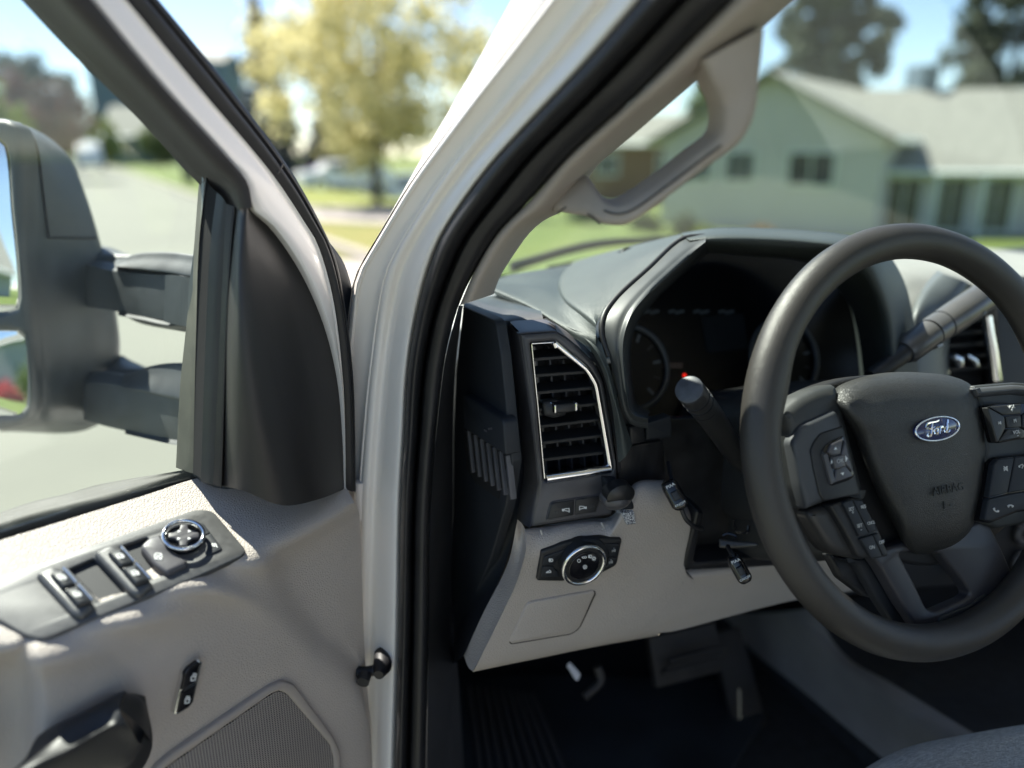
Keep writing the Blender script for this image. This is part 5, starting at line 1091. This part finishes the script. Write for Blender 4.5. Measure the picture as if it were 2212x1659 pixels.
loft('cowl', [[wsx(x, 0)+Vector((0, .0, -.005)) for x in (.16, .4, .7, 1.0, 1.3, 1.6, 1.84)], [wsx(x, 0)+Vector((0, .16, -.06)) for x in (.16, .4, .7, 1.0, 1.3, 1.6, 1.84)]], mat('cowl_plastic', (.03, .03, .032), .6), TRUCK, nv=14, nu=3)
loft('hood', [[Vector((x, 1.22+.3*(1-((x-1)/.84)**2), z)) for x, z in ((.05, 1.19), (.15, 1.235), (.5, 1.25), (1.0, 1.255), (1.5, 1.25), (1.85, 1.235), (1.95, 1.19))],
              [Vector((x, 1.9, z)) for x, z in ((.04, 1.19), (.15, 1.23), (.5, 1.255), (1.0, 1.25), (1.5, 1.255), (1.85, 1.23), (1.96, 1.19))],
              [Vector((x, 2.55, z)) for x, z in ((.05, 1.17), (.15, 1.20), (.5, 1.22), (1.0, 1.215), (1.5, 1.22), (1.85, 1.20), (1.95, 1.17))],
              [Vector((x, 2.68, z)) for x, z in ((.05, 1.1), (.15, 1.12), (.5, 1.14), (1.0, 1.14), (1.5, 1.14), (1.85, 1.12), (1.95, 1.1))]], WHITE, TRUCK, nv=30, nu=6, smooth=70)
loft('fender', [[Vector((.05, y, 1.19)) for y in (.95, 1.3, 1.9, 2.55)], [Vector((-.02, y, 1.12)) for y in (.95, 1.3, 1.9, 2.55)], [Vector((-.03, y, .7)) for y in (.95, 1.3, 1.9, 2.55)], [Vector((0, y, .5)) for y in (.95, 1.3, 1.9, 2.55)]], WHITE, TRUCK, nv=14, nu=4)
top = [wsx(.16+1.68*i/12, 1.0) for i in range(13)]
loft('cab_roof', [[q+Vector((0, .03, .01)) for q in top], [q+Vector((0, -.15, .045)) for q in top], [Vector((q.x, -.6, 2.06)) for q in top], [Vector((q.x, -1.3, 2.03)) for q in top]], WHITE, TRUCK, nv=13, nu=4, thick=.05)
loft('cab_side', [[Vector((1.86, y, .6)) for y in (1.2, .4, -.5, -1.3)], [Vector((1.86, y, 1.32)) for y in (1.2, .4, -.5, -1.3)]], TAUPE, TRUCK, nv=6, nu=2, thick=.06)
for y in (-.28, -1.28): tube('cab_post', [Vector((1.86, y, 1.3)), Vector((1.70, y-.02, 2.03))], .045, TAUPE, TRUCK, n=8)
bxo('cab_back', TAUPE, TRUCK, .15, 1.85, -1.34, -1.28, .6, 1.45)
bxo('seat_back', CLOTH, TRUCK, .36, .86, -.52, -.36, 1.0, 1.62, bev=.04)
bxo('rocker_panel', WHITE, TRUCK, .04, .11, -1.3, .75, .52, .74, bev=.015)
tube('roof_rail', [wsx(.16, 1.0)+Vector((-.02, .02, .0)), Vector((.30, -.3, 2.03)), Vector((.30, -1.3, 2.0))], .035, WHITE, TRUCK, n=10, steps=14)

# ---- two add-on rocker switches with leads (things of their own)
def addon(lab, a, b, wid, d, lead, up_lead, tilt):
    """a, b: top and bottom of the box's face in the picture; wid: half width in metres"""
    A, B = P(a[0], a[1], d), P(b[0], b[1], d-.004)
    dn = (B-A).normalized(); n = (ray((a[0]+b[0])/2, (a[1]+b[1])/2)*-1).normalized(); n = (n+VZ*tilt).normalized(); n = (n-dn*n.dot(dn)).normalized()
    fr = Fr((A+B)/2, n, up=tuple(-dn)); h = (B-A).length/2
    o = rnd([(-wid*.8, h), (wid*.8, h), (wid, h*.6), (wid, -h*.75), (wid*.55, -h), (-wid*.55, -h), (-wid, -h*.75), (-wid, h*.6)], .002)
    b_ = platel('rocker_switch', fr, o, GLOSSB, None, off=0, thick=.015, bev=.003)
    tag(b_, lab, 'switch')
    platel('rocker', fr, rnd([(-wid*.45, h*.28), (wid*.45, h*.28), (wid*.45, -h*.32), (-wid*.45, -h*.32)], .001), BLACK, b_, off=.0028, thick=.005, bev=.001)
    text('maker_text', 'PIAA', fr, 0, h*.68, .0042, PRINT, b_, off=.0004, sx=1.0, px=False)
    text('switch_text', 'ON/OFF', fr, 0, -h*.62, .0030, PRINT, b_, off=.0004, sx=1.0, px=False)
    for l in (lead, up_lead):
        if l: tube('lead', [P(*q) for q in l], .0022, RUB, b_, n=8, steps=18)
    return b_
addon('small black rocker switch box with white lettering stuck on the grey panel beside the column', f1((1268, 92))[0], f1((1388, 312))[0], .0078, .712,
      [(1472, 1100, .712), (1482, 1122, .714), (1498, 1136, .72), (1516, 1142, .745)], [(1444, 1000, .77), (1449, 1030, .735), (1453, 1048, .716)], .15)
addon('small black rocker switch box hanging below the open column cut-out', f1((1785, 690))[0], f1((1900, 900))[0], .0068, .712, [(1588, 1206, .715), (1580, 1195, .72), (1572, 1180, .75)], None, .1)
# keyless sensor bits inside the open cut-out
kf = Fr(P(1590, 1165, .765), ray(1590, 1165)*-1)
tag(plate('connector_plug', kf, rnd(f1((1668, 545), (1800, 560), (1990, 580), (1985, 610), (1800, 622), (1672, 618)), 4), mat('plug_dark', (.05, .048, .045), .3), DASH, off=.0, thick=.012, bev=.002))
tube('wire_loop', [kf.p(*q, .004) for q in f1((1700, 520), (1740, 505), (1810, 530), (1800, 548))], .0014, GLOSSB, DASH, n=6, steps=16)
tube('wire_loop', [kf.p(*q, .0) for q in f1((1790, 400), (1800, 470), (1830, 495), (1900, 490), (1905, 440))], .0018, GLOSSB, DASH, n=6, steps=20)
# rubber floor mat with ribs
fm = [FLF.p(u, v, -.01) for u, v in [(985, 1480), (1150, 1470), (1560, 1480), (1650, 1560), (1500, 1800), (1000, 1800)]]
FMAT = link('floor_mat', mesh('floor_mat', fm+[q+VZ*.012 for q in fm], [(0, 1, 2, 3, 4, 5), (6, 7, 8, 9, 10, 11)]+[(i, (i+1) % 6, (i+1) % 6+6, i+6) for i in range(6)]), MATR, None, 20)
tag(FMAT, 'dark rubber floor mat with raised ribs on the driver footwell floor', 'floor mat')
for i in range(9):
    a, b = (1012+i*17, 1482+i*2), (1050+i*26, 1760)
    A, B = FLF.p(*a, .004), FLF.p(*b, .004)
    tube('rib', [A, A.lerp(B, .5), B], .0042, mat('rib_rubber', (.07, .065, .065), .5), FMAT, n=8)
# ================================================================== the street
def sstep(a, b, x):
    t = min(1, max(0, (x-a)/(b-a))); return t*t*(3-2*t)
CURB_N = Vector((.982, .187))     # points to the right of the kerb line
def kerbq(x, y): return (x-1.5)*CURB_N.x+(y-10.9)*CURB_N.y
def gz(x, y):
    q = kerbq(x, y)
    return -1.4*sstep(6, 16, q)*sstep(2, 14, y) - .5*sstep(30, 70, q)
def GP(u, v, z=0.0):
    r = ray(u, v); return CAM+r*((z-CAM.z)/r.z)
GRASS = mat('lawn_grass', (.07, .11, .015), .9, bump=.6, scale=25, dist=.05, col2=(.11, .14, .02), vscale=.6)
ASPH = mat('worn_asphalt', (.15, .153, .125), .9, bump=.4, scale=80, dist=.01, var=.10, vscale=.5)
CONC = mat('concrete', (.30, .27, .24), .85, bump=.3, scale=60, dist=.01, var=.08, vscale=2)
g = []; N = 90
ext = [-400+800*i/N for i in range(N+1)]
ext = [math.copysign(abs(e/400)**1.8*400, e) for e in ext]
V = [(x+3, y+10, gz(x+3, y+10)) for y in ext for x in ext]
F = [(j*(N+1)+i, j*(N+1)+i+1, (j+1)*(N+1)+i+1, (j+1)*(N+1)+i) for j in range(N) for i in range(N)]
tag(link('lawn', mesh('lawn', V, F), GRASS, None, 60), kind='structure')
# street: a long strip that bends gently away to the left ahead
ce = [(-4.2+6.0, -60), (-1.6, -6), (-2.6, 6), (-4.6, 18), (-9, 40), (-15, 65), (-24, 95), (-40, 140)]
cl = crom([Vector((x, y, 0)) for x, y in [(6.8, -45), (1.8, -20), (-.5, -6), (-2.2, 6), (-4.6, 20), (-7.4, 38), (-11.0, 60), (-17.5, 95), (-27, 140), (-42, 200)]], 60)
def offset(pts, d, z):
    out = []
    for i, p in enumerate(pts):
        t = (pts[min(i+1, len(pts)-1)]-pts[max(i-1, 0)]).normalized(); out.append(p+Vector((t.y, -t.x, 0))*d+VZ*z)
    return out
HWD = 5.0
L_, Rr_ = offset(cl, -HWD, .012), offset(cl, HWD, .012)
def stripmesh(name, lines, ma):
    n = len(lines[0]); V = [p for l in lines for p in l]; F = []
    for k in range(len(lines)-1):
        for i in range(n-1): F.append((k*n+i, k*n+i+1, (k+1)*n+i+1, (k+1)*n+i))
    return link(name, mesh(name, V, F), ma, None, 40)
tag(stripmesh('road', [L_, [a.lerp(b, .5)+VZ*.03 for a, b in zip(L_, Rr_)], Rr_], ASPH), kind='structure')
for s in (-1, 1):
    a = offset(cl, s*HWD, .012); b = offset(cl, s*HWD, .13); c = offset(cl, s*(HWD+.16), .135); d = offset(cl, s*(HWD+.16), -.1)
    tag(stripmesh('kerb', [a, b, c, d], CONC), kind='structure')
# pavement crossing the front lawn, a driveway and the far bank
def gpoly(name, px, ma, dz): 
    pts = [GP(u, v) for u, v in px]; pts = [Vector((p.x, p.y, gz(p.x, p.y)+dz)) for p in pts]
    return tag(link(name, mesh(name, pts, [tuple(range(len(pts)))]), ma, None, 0), kind='structure')
gpoly('pavement', [(600, 448), (700, 448), (900, 452), (1000, 455), (1000, 492), (880, 488), (720, 480), (600, 474)], CONC, .03)
gpoly('driveway', [(690, 566), (800, 568), (1000, 585), (1000, 640), (760, 640), (690, 600)], CONC, .025)
bank = mat('bright_verge', (.12, .15, .012), .9, bump=.5, scale=25, dist=.05, col2=(.14, .145, .015), vscale=.8)
gpoly('verge', [(640, 408), (900, 412), (960, 446), (640, 444)], bank, .02)
dry = mat('dry_verge', (.16, .14, .03), .9, bump=.5, scale=25, dist=.05, col2=(.12, .13, .02), vscale=.8)
gpoly('verge', [(640, 482), (860, 492), (1000, 500), (1000, 580), (780, 562), (690, 562), (600, 520)], dry, .02)
gpoly('lawn_strip', [(1020, 470), (1300, 460), (1560, 470), (1560, 560), (1100, 600), (1000, 590)], mat('front_lawn', (.075, .13, .02), .9, bump=.5, scale=25, dist=.05, col2=(.12, .16, .03), vscale=.8), .04)

# ---- trees
BARK = mat('bark', (.055, .045, .04), .9, bump=.6, scale=30, dist=.02, var=.2, vscale=5)
def leafmat(name, c1, c2, tr=.35):
    m = mat(name, c1, .75, col2=c2, vscale=1.3); n = m.node_tree; b = n.nodes['Principled BSDF']
    out = n.nodes['Material Output']; t = n.nodes.new('ShaderNodeBsdfTranslucent'); mx = n.nodes.new('ShaderNodeMixShader'); mx.inputs[0].default_value = tr
    src = b.inputs['Base Color'].links[0].from_socket; n.links.new(src, t.inputs[0]); n.links.new(b.outputs[0], mx.inputs[1]); n.links.new(t.outputs[0], mx.inputs[2]); n.links.new(mx.outputs[0], out.inputs[0]); return m
def tree(name, loc, h, rad, trunk_h, ma, label, shape='round', leaves=5000, leaf=.16, group=None, seed=1, clumps=60, tr=.16):
    rng = random.Random(seed); loc = Vector(loc)
    t = empty(name, loc, label, 'tree', group)
    top = h-(rad if shape == 'round' else 0)
    tube('trunk', [loc-VZ*.3, loc+VZ*trunk_h*.5+Vector((rng.uniform(-.1, .1), 0, 0)), loc+VZ*trunk_h, loc+VZ*(h*.8)+Vector((rng.uniform(-.3, .3), rng.uniform(-.3, .3), 0))], [tr, tr*.8, tr*.65, tr*.1], BARK, t, n=9, steps=14)
    cs = []
    for i in range(clumps):
        if shape == 'cone':
            z = trunk_h*.6+(h-trunk_h*.6)*rng.random()**1.1; k = (1-(z-trunk_h*.6)/(h-trunk_h*.6)); rr = rad*k*rng.uniform(.35, 1); a = rng.uniform(0, 6.28)
            cs.append((loc+Vector((rr*math.cos(a), rr*math.sin(a), z)), rad*.22*(k+.25)))
        else:
            while 1:
                p = Vector((rng.uniform(-1, 1), rng.uniform(-1, 1), rng.uniform(-1, 1)))
                if .35 < p.length < 1: break
            hz = (h-trunk_h)/2
            cs.append((loc+Vector((p.x*rad, p.y*rad, trunk_h+hz+p.z*hz*(.95+.15*rng.random()))), rad*rng.uniform(.14, .26)))
    for c, r in rng.sample(cs, min(9, len(cs))):
        b0 = loc+VZ*(trunk_h*rng.uniform(.75, 1.1)); tube('limb', [b0, b0.lerp(c, .5)+VZ*.2, c], [tr*.4, tr*.25, tr*.06], BARK, t, n=6, steps=6)
    V = []; F = []
    for i in range(leaves):
        c, r = rng.choice(cs); d = Vector((rng.gauss(0, 1), rng.gauss(0, 1), rng.gauss(0, .75))).normalized()*r*rng.random()**.45*1.1
        p = c+d; n = (d.normalized()+Vector((rng.uniform(-1, 1), rng.uniform(-1, 1), rng.uniform(-.2, 1)))).normalized()
        x = n.orthogonal().normalized(); x = Matrix.Rotation(rng.uniform(0, 6.28), 3, n) @ x; y = n.cross(x); s = leaf*rng.uniform(.6, 1.3); k = len(V)
        V += [p-x*s, p-y*s*.5, p+x*s, p+y*s*.5]; F.append((k, k+1, k+2, k+3))
    link('crown', mesh('crown', V, F), ma, t, 0)
    return t
def gloc(u, d):
    """ground point at column u and view depth d"""
    p = P(u, 321, d); return Vector((p.x, p.y, gz(p.x, p.y)))
BLOS = leafmat('blossom_leaves', (.68, .64, .36), (.58, .54, .30), .55)
OLIV = leafmat('olive_leaves', (.07, .075, .03), (.10, .085, .04)); COPP = leafmat('copper_leaves', (.15, .055, .04), (.10, .06, .035)); LIME = leafmat('lime_leaves', (.22, .26, .02), (.16, .22, .03))
DARK = leafmat('dark_conifer', (.035, .055, .03), (.06, .075, .035)); BLUEC = leafmat('blue_conifer', (.05, .065, .075), (.035, .05, .06)); GRN = leafmat('green_leaves', (.08, .13, .03), (.12, .15, .04))
tree('blossom_tree', gloc(812, 23), 7.0, 3.25, 1.4, BLOS, 'pale yellow blossoming tree with dark trunk on the grass verge', leaves=13000, leaf=.12, seed=3, clumps=120, tr=.15)
tree('spruce_tree', gloc(575, 42), 9.2, 2.6, .4, BLUEC, 'dark bluish spruce standing behind the blossoming tree', 'cone', 6000, .22, seed=4, clumps=120, tr=.2)
tree('spruce_tree', gloc(720, 60), 10.0, 2.4, 1.0, BLUEC, 'bluish spruce mostly hidden by the yellow blossom', 'cone', 8000, .28, seed=14, clumps=160, tr=.2)
tree('copper_tree', gloc(85, 40), 5.2, 2.6, .8, COPP, 'reddish copper-leaved tree across the street', leaves=4000, leaf=.17, seed=5, tr=.18)
tree('olive_tree', gloc(70, 62), 9.0, 4.2, 2.0, OLIV, 'tall olive-brown tree behind the copper-leaved one', leaves=5000, leaf=.26, seed=6, tr=.3)
tree('lime_tree', gloc(-10, 36), 4.6, 1.5, .8, LIME, 'yellow-green tree next to the copper-leaved tree across the street', leaves=2500, leaf=.14, seed=7, tr=.14)
tree('lime_shrub', gloc(225, 75), 4.4, 1.8, .3, LIME, 'yellow-green shrub at the far end of the street', leaves=2500, leaf=.2, seed=8, tr=.14)
tree('garden_tree', gloc(140, 85), 6.0, 2.8, .6, OLIV, 'brownish round tree far down the street by the white van', leaves=3000, leaf=.28, seed=9, tr=.2)
tree('garden_tree', gloc(350, 80), 4.6, 2.2, .5, GRN, 'green round tree at the right-hand kerb far down the street', leaves=3000, leaf=.24, seed=19, tr=.2)
tree('garden_tree', gloc(470, 50), 3.0, 2.0, .3, GRN, 'low round green tree between the bluish spruce and the kerbside bin', leaves=3000, leaf=.2, seed=29, tr=.15)
tree('cedar_tree', gloc(1768, 44), 14.0, 3.1, 2.0, DARK, 'big dark evergreen behind the gabled green house', leaves=12000, leaf=.26, seed=10, clumps=110, tr=.4)
tree('cedar_tree', gloc(2165, 46), 14.0, 3.6, 2.0, DARK, 'big dark evergreen behind the chimney of the low house wing', leaves=12000, leaf=.26, seed=11, clumps=110, tr=.4)
tree('cedar_tree', gloc(1560, 70), 10.0, 3.5, 2.0, GRN, 'distant green tree behind the brown house', leaves=4000, leaf=.30, seed=12, clumps=60, tr=.3)
def bush(name, loc, r, h, ma, label, seed=1, leaves=1500, leaf=.08, group=None):
    rng = random.Random(seed); t = empty(name, loc, label, 'shrub', group); loc = Vector(loc)
    V = []; F = []
    for i in range(leaves):
        a = rng.uniform(0, 6.28); el = rng.uniform(0, 1); k = rng.random()**.35*rng.uniform(.85, 1.1)
        ch = math.sqrt(1-el*el); p = loc+Vector((r*ch*math.cos(a)*k, r*ch*math.sin(a)*k, h*el*k+.05)); n = Vector((rng.gauss(0, 1), rng.gauss(0, 1), rng.gauss(.4, 1))).normalized()
        x = n.orthogonal().normalized(); y = n.cross(x); s = leaf*rng.uniform(.6, 1.4); q = len(V); V += [p-x*s, p-y*s*.6, p+x*s, p+y*s*.6]; F.append((q, q+1, q+2, q+3))
    link('foliage', mesh('foliage', V, F), ma, t, 0)
    for i in range(4):
        a = i*1.6; tube('stem', [loc-VZ*.1, loc+Vector((r*.5*math.cos(a), r*.5*math.sin(a), h*.7))], [.03, .01], BARK, t, n=5)
    return t

# ---- houses
SIDE = mat('green_grey_siding', (.52, .50, .48), .8, bump=.3, scale=4, dist=.02, var=.03, vscale=.4)
ROOFM = mat('roof_shingles', (.22, .22, .19), .9, bump=.6, scale=18, dist=.02, var=.12, vscale=3)
TRIMW = mat('white_trim', (.62, .66, .63), .6); WINM = mat('window_pane', (.02, .03, .035), .12); BROWN = mat('brown_siding', (.20, .125, .07), .85, var=.1); BLUEW = mat('blue_grey_wall', (.10, .15, .19), .8, var=.06)
GARD = mat('grey_door_panel', (.16, .17, .155), .6)
def house(name, label, o, ex, w_, l_, z0, zw, zr, wall, roof=ROOFM, ridge='x', ov=.45, wins=(), posts=(), chim=None, doors=()):
    """o: front-left ground corner; ex: unit along the front; wins: (x0,x1,z0,z1) on the front wall"""
    ex = Vector((ex.x, ex.y, 0)).normalized(); ey = Vector((-ex.y, ex.x, 0)); o = Vector((o.x, o.y, 0))
    if ey.dot(Vector((FW.x, FW.y, 0))) < 0 and 'mirror' not in name: ey = -ey
    M = Matrix((ex, ey, VZ)).transposed().to_4x4(); M.translation = o
    H = empty(name, o+VZ*z0, label, 'house')
    bm = bmesh.new(); 
    if ridge == 'x':
        prof = [(0, z0), (l_, z0), (l_, zw), (l_/2, zr), (0, zw)]; vs = [[bm.verts.new(M @ Vector((x, y, z))) for y, z in prof] for x in (0, w_)]
    else:
        prof = [(0, z0), (w_, z0), (w_, zw), (w_/2, zr), (0, zw)]; vs = [[bm.verts.new(M @ Vector((x, y, z))) for x, z in prof] for y in (0, l_)]
    n = 5
    for i in range(n): bm.faces.new((vs[0][i], vs[0][(i+1) % n], vs[1][(i+1) % n], vs[1][i]))
    bm.faces.new(vs[0]); bm.faces.new(vs[1]); bmesh.ops.recalc_face_normals(bm, faces=bm.faces)
    from_bm('wall', bm, wall, H, 0)
    half = (l_ if ridge == 'x' else w_)/2; sl = (zr-zw)/half
    for s in (0, 1):
        bm = bmesh.new(); a = -ov; za = zw-ov*sl+.06; zb = zr+.06
        def q(t, z, e):
            t = t if s == 0 else 2*half-t
            return M @ (Vector((e, t, z)) if ridge == 'x' else Vector((t, e, z)))
        L = (w_ if ridge == 'x' else l_)
        v = [bm.verts.new(q(t, z+dz, e)) for dz in (0, .14) for t, z, e in ((a, za, -ov), (a, za, L+ov), (half, zb, L+ov), (half, zb, -ov))]
        for f in ((3, 2, 1, 0), (4, 5, 6, 7), (0, 1, 5, 4), (1, 2, 6, 5), (2, 3, 7, 6), (3, 0, 4, 7)): bm.faces.new([v[i] for i in f])
        bmesh.ops.recalc_face_normals(bm, faces=bm.faces); rf = from_bm('roof', bm, roof, H, 0)
        e0 = q(a, za+.05, -ov); e1 = q(a, za+.05, L+ov); d = (e1-e0)
        tube('fascia', [e0, e1], .11, TRIMW, rf, n=4)
        if s == 1 and chim:
            x, t = chim; c = M @ Vector((x, half+t, zr)); bxo('chimney', BLUEW, rf, c.x-.45, c.x+.45, c.y-.45, c.y+.45, zr-.6, zr+1.1)
    for x0, x1, y0, y1 in wins:
        f = bxo('window', TRIMW, H, [(x0-.1, x1+.1, -.06, .02, y0-.1, y0), (x0-.1, x1+.1, -.06, .02, y1, y1+.1), (x0-.1, x0, -.06, .02, y0, y1), (x1, x1+.1, -.06, .02, y0, y1), ((x0+x1)/2-.03, (x0+x1)/2+.03, -.05, .02, y0, y1)], M=M)
        bxo('pane', WINM, f, x0, x1, -.02, -.01, y0, y1, M=M)
    for x0, x1, y0, y1 in doors:
        f = bxo('garage_door', GARD, H, x0, x1, -.05, -.01, y0, y1, M=M)
        for k in range(4): bxo('door_panel', GARD, f, x0+.08, x1-.08, -.07, -.049, y0+.08+k*(y1-y0)/4, y0+(k+1)*(y1-y0)/4-.06, M=M)
    for x, y, zt in posts: bxo('post', TRIMW, H, x-.09, x+.09, y-.09, y+.09, z0, zt, M=M)
    return H
Rh = Vector((RT.x, RT.y, 0)); Fh = Vector((FW.x, FW.y, 0)).normalized()
def at(u, d): q = P(u, 321, d); return Vector((q.x, q.y, 0))
e1 = (Rh*.98+Fh*.2).normalized()
# low wing with porch posts
house('porch_house', 'low green-grey house wing with long shingle roof, white porch posts and chimney', at(1876, 27.8), (Rh*.995-Fh*.1).normalized(), 10.5, 8.5, -1.6, 1.15, 3.75, SIDE, ridge='x', ov=.7,
      wins=((.9, 2.0, -1.2, .6), (2.6, 3.6, -1.2, .6), (4.2, 5.2, -1.2, .6), (7.3, 8.7, -1.2, .6)), posts=((.3, -.6, .95), (2.3, -.6, .95), (3.9, -.6, .95), (6.2, -.6, .95)), chim=(3.3, .5))
_gx = (Rh*.785-Fh*.62).normalized()
house('gabled_house', 'taller green-grey gabled house section with row of white framed windows', at(1652, 29)-_gx*4.2, _gx, 8.4, 10, -1.8, 2.05, 4.2, SIDE, ridge='y', ov=.5,
      wins=((1.0, 2.0, .5, 1.5), (2.8, 3.8, .5, 1.5), (5.2, 6.8, .4, 1.5)))
house('brown_house', 'brown sided house beyond the front lawn, beside the gabled house', at(1255, 46), (Rh*.95-Fh*.2).normalized(), 7.5, 7.0, -1.8, 2.0, 3.5, BROWN, ridge='x', ov=.5, wins=((1.0, 2.2, .2, 1.3), (4.6, 6.0, .2, 1.3)))
house('blue_house', 'tall blue-grey house wall rising behind a low roof down the street', at(214, 95), (Rh*.98+Fh*.1).normalized(), 16, 10, 0, 11.8, 13.2, BLUEW, ridge='x', ov=.2, wins=((3, 5, 3, 5), (8, 10, 3, 5)))
house('bungalow', 'low bungalow with pale shingle roof down the street', at(232, 82), (Rh*.98+Fh*.1).normalized(), 11, 8, 0, 3.2, 6.0, mat('teal_wall', (.12, .18, .19), .8), ridge='x', ov=.6, wins=((1.5, 3, 1, 2.3), (5, 7, 1, 2.3)))
# across the street, seen only in the door mirrors
house('garage_house', 'pale house with white garage across the street, reflected in the towing mirror', Vector((-33, -14, 0)), Vector((.10, .995, 0)), 14, 8, .2, 3.1, 5.2, mat('pale_wall', (.40, .44, .43), .8), ridge='x', ov=.6, wins=((8, 9.5, 1.0, 2.2),), doors=((2, 5.5, .3, 2.6),))
RED = leafmat('red_flowers', (.45, .015, .03), (.30, .01, .02), .2)
bush('flowering_shrub', (-15.5, -3.3, .02), .7, .8, RED, 'round shrub covered in red flowers across the street, seen in the mirror', 5, 1600, .06)
bush('garden_shrub', (-17.5, -1.6, .02), 1.3, 1.6, LIME, 'yellow-green shrub beside the red flowers across the street', 6, 1800, .08)
bush('garden_shrub', (-18.5, -5.5, .02), 1.1, 1.3, GRN, 'dark green shrub near the pale house across the street', 7, 1600, .08)
for i, (u, d, r, h, ma, lb) in enumerate(((1490, 25, .6, .9, DARK, 'small dark shrub at the foot of the gabled house'), (1535, 24.5, .5, .6, LIME, 'yellow-green shrub below the gabled house windows'), (1660, 24.5, .5, .6, mat('orange_leaves', (.3, .16, .04), .8), 'orange-leaved shrub by the gabled house wall'), (1400, 27, .7, .9, DARK, 'dark shrub between the brown house and the gabled house'), (1270, 30, .9, 1.0, DARK, 'dark shrub at the lawn edge by the brown house'))):
    bush('garden_shrub', gloc(u, d), r, h, ma, lb, 20+i, 900, .07)

# ---- vehicles and bin
def car(name, label, loc, rot, paint, van=False):
    C = empty(name, loc, label, 'van' if van else 'car', 'cars parked along the street')
    M = Matrix.Translation(Vector(loc)) @ Matrix.Rotation(rot, 4, 'Z')
    H = 2.2 if van else 1.45
    prof = [(-2.2, .35), (-2.25, .7), (-2.1, .95 if not van else 1.2), (-1.3, 1.0 if not van else 1.9), (-.9, H*.96), (.9, H), (1.6, H*.93 if not van else H), (2.0, .98 if not van else H*.95), (2.2, .9 if not van else 1.2), (2.25, .5), (2.1, .32)]
    def ring(y, k): return [M @ Vector((x, y*(1-.14*max(0, (z-.9)/1.0)), .32+(z-.32)*k)) for x, z in prof]
    ls = [ring(-.70, .96), ring(-.86, .98), ring(-.9, 1.0)] ; 
    V = []; F = []; rings = [ring(y, k) for y, k in ((-.88, .93), (-.90, .97), (-.80, 1.0), (0, 1.02), (.80, 1.0), (.90, .97), (.88, .93))]; n = len(prof)
    for r in rings: V += r
    for i in range(len(rings)-1):
        for j in range(n): F.append((i*n+j, i*n+(j+1) % n, (i+1)*n+(j+1) % n, (i+1)*n+j))
    F.append(tuple(range(n))); F.append(tuple((len(rings)-1)*n+j for j in range(n)))
    B = link('body', mesh('body', V, F), paint, C, 40)
    for y, s in ((-.915, -1), (.915, 1)):
        for x0, x1 in ((-.85, .1), (.2, 1.5)): bxo('side_window', WINM, C, x0, x1, min(y*.955, y*.9), max(y*.955, y*.9), 1.0 if not van else 1.3, H*.9, M=M, bev=.02)
        for x in (-1.4, 1.35):
            c = M @ Vector((x, y*.93, .33)); ax2 = (M.to_3x3() @ Vector((0, 1, 0)))
            W = tube('wheel', [c-ax2*.1, c+ax2*.1], .33, RUB, C, n=18); tube('rim', [c+ax2*s*.101, c+ax2*s*.108], .2, SATIN, W, n=12)
        for x in (-2.22, 2.22):
            c = M @ Vector((x, y*.75, .75)); tube('headlight', [c, c+(M.to_3x3() @ Vector((math.copysign(.05, x), 0, 0)))], .1, TRIMW, C, n=10)
    return C
PW = mat('car_white', (.75, .75, .74), .3, coat=1); PS = mat('car_silver', (.35, .37, .40), .3, .5, coat=1); PR = mat('car_red', (.35, .03, .03), .3, coat=1)
car('parked_van', 'white van parked far down the street at the kerb', gloc(190, 62)+Vector((0, 0, .02)), 1.75, PW, True)
car('parked_car', 'white car parked behind the blossoming tree trunk', gloc(742, 36), .1, PW)
car('parked_car', 'silver car parked beside the blossoming tree', gloc(880, 38), -.05, PS)
car('parked_car', 'red car parked behind the white car', gloc(700, 45), .1, PR)
bl = gloc(402, 36); BIN = empty('wheelie_bin', bl, 'dark wheeled rubbish bin standing at the kerb', 'bin'); BM_ = mat('bin_plastic', (.02, .028, .035), .5)
loft('bin_body', [[bl+Vector((x*k, y*k, z)) for x, y in rrect(.30, .36, .05)] + [bl+Vector((.25*k, .36*k, z))] for z, k in ((.12, .8), (.5, .9), (1.0, 1.0))], BM_, BIN, nv=29, nu=3, along='l', cross='l')
loft('bin_lid', [[bl+Vector((x*k, y*k, z)) for x, y in rrect(.31, .38, .05)] + [bl+Vector((.26*k, .38*k, z))] for z, k in ((1.0, 1.02), (1.07, 1.0), (1.12, .6), (1.13, .01))], BM_, BIN, nv=29, nu=2, along='l', cross='l')
for s in (-1, 1): tube('bin_wheel', [bl+Vector((s*.24, .3, .1)), bl+Vector((s*.30, .3, .1))], .1, RUB, BIN, n=14)
tube('bin_handle', [bl+Vector((-.25, .40, 1.0)), bl+Vector((.25, .40, 1.0))], .02, BM_, BIN, n=8)
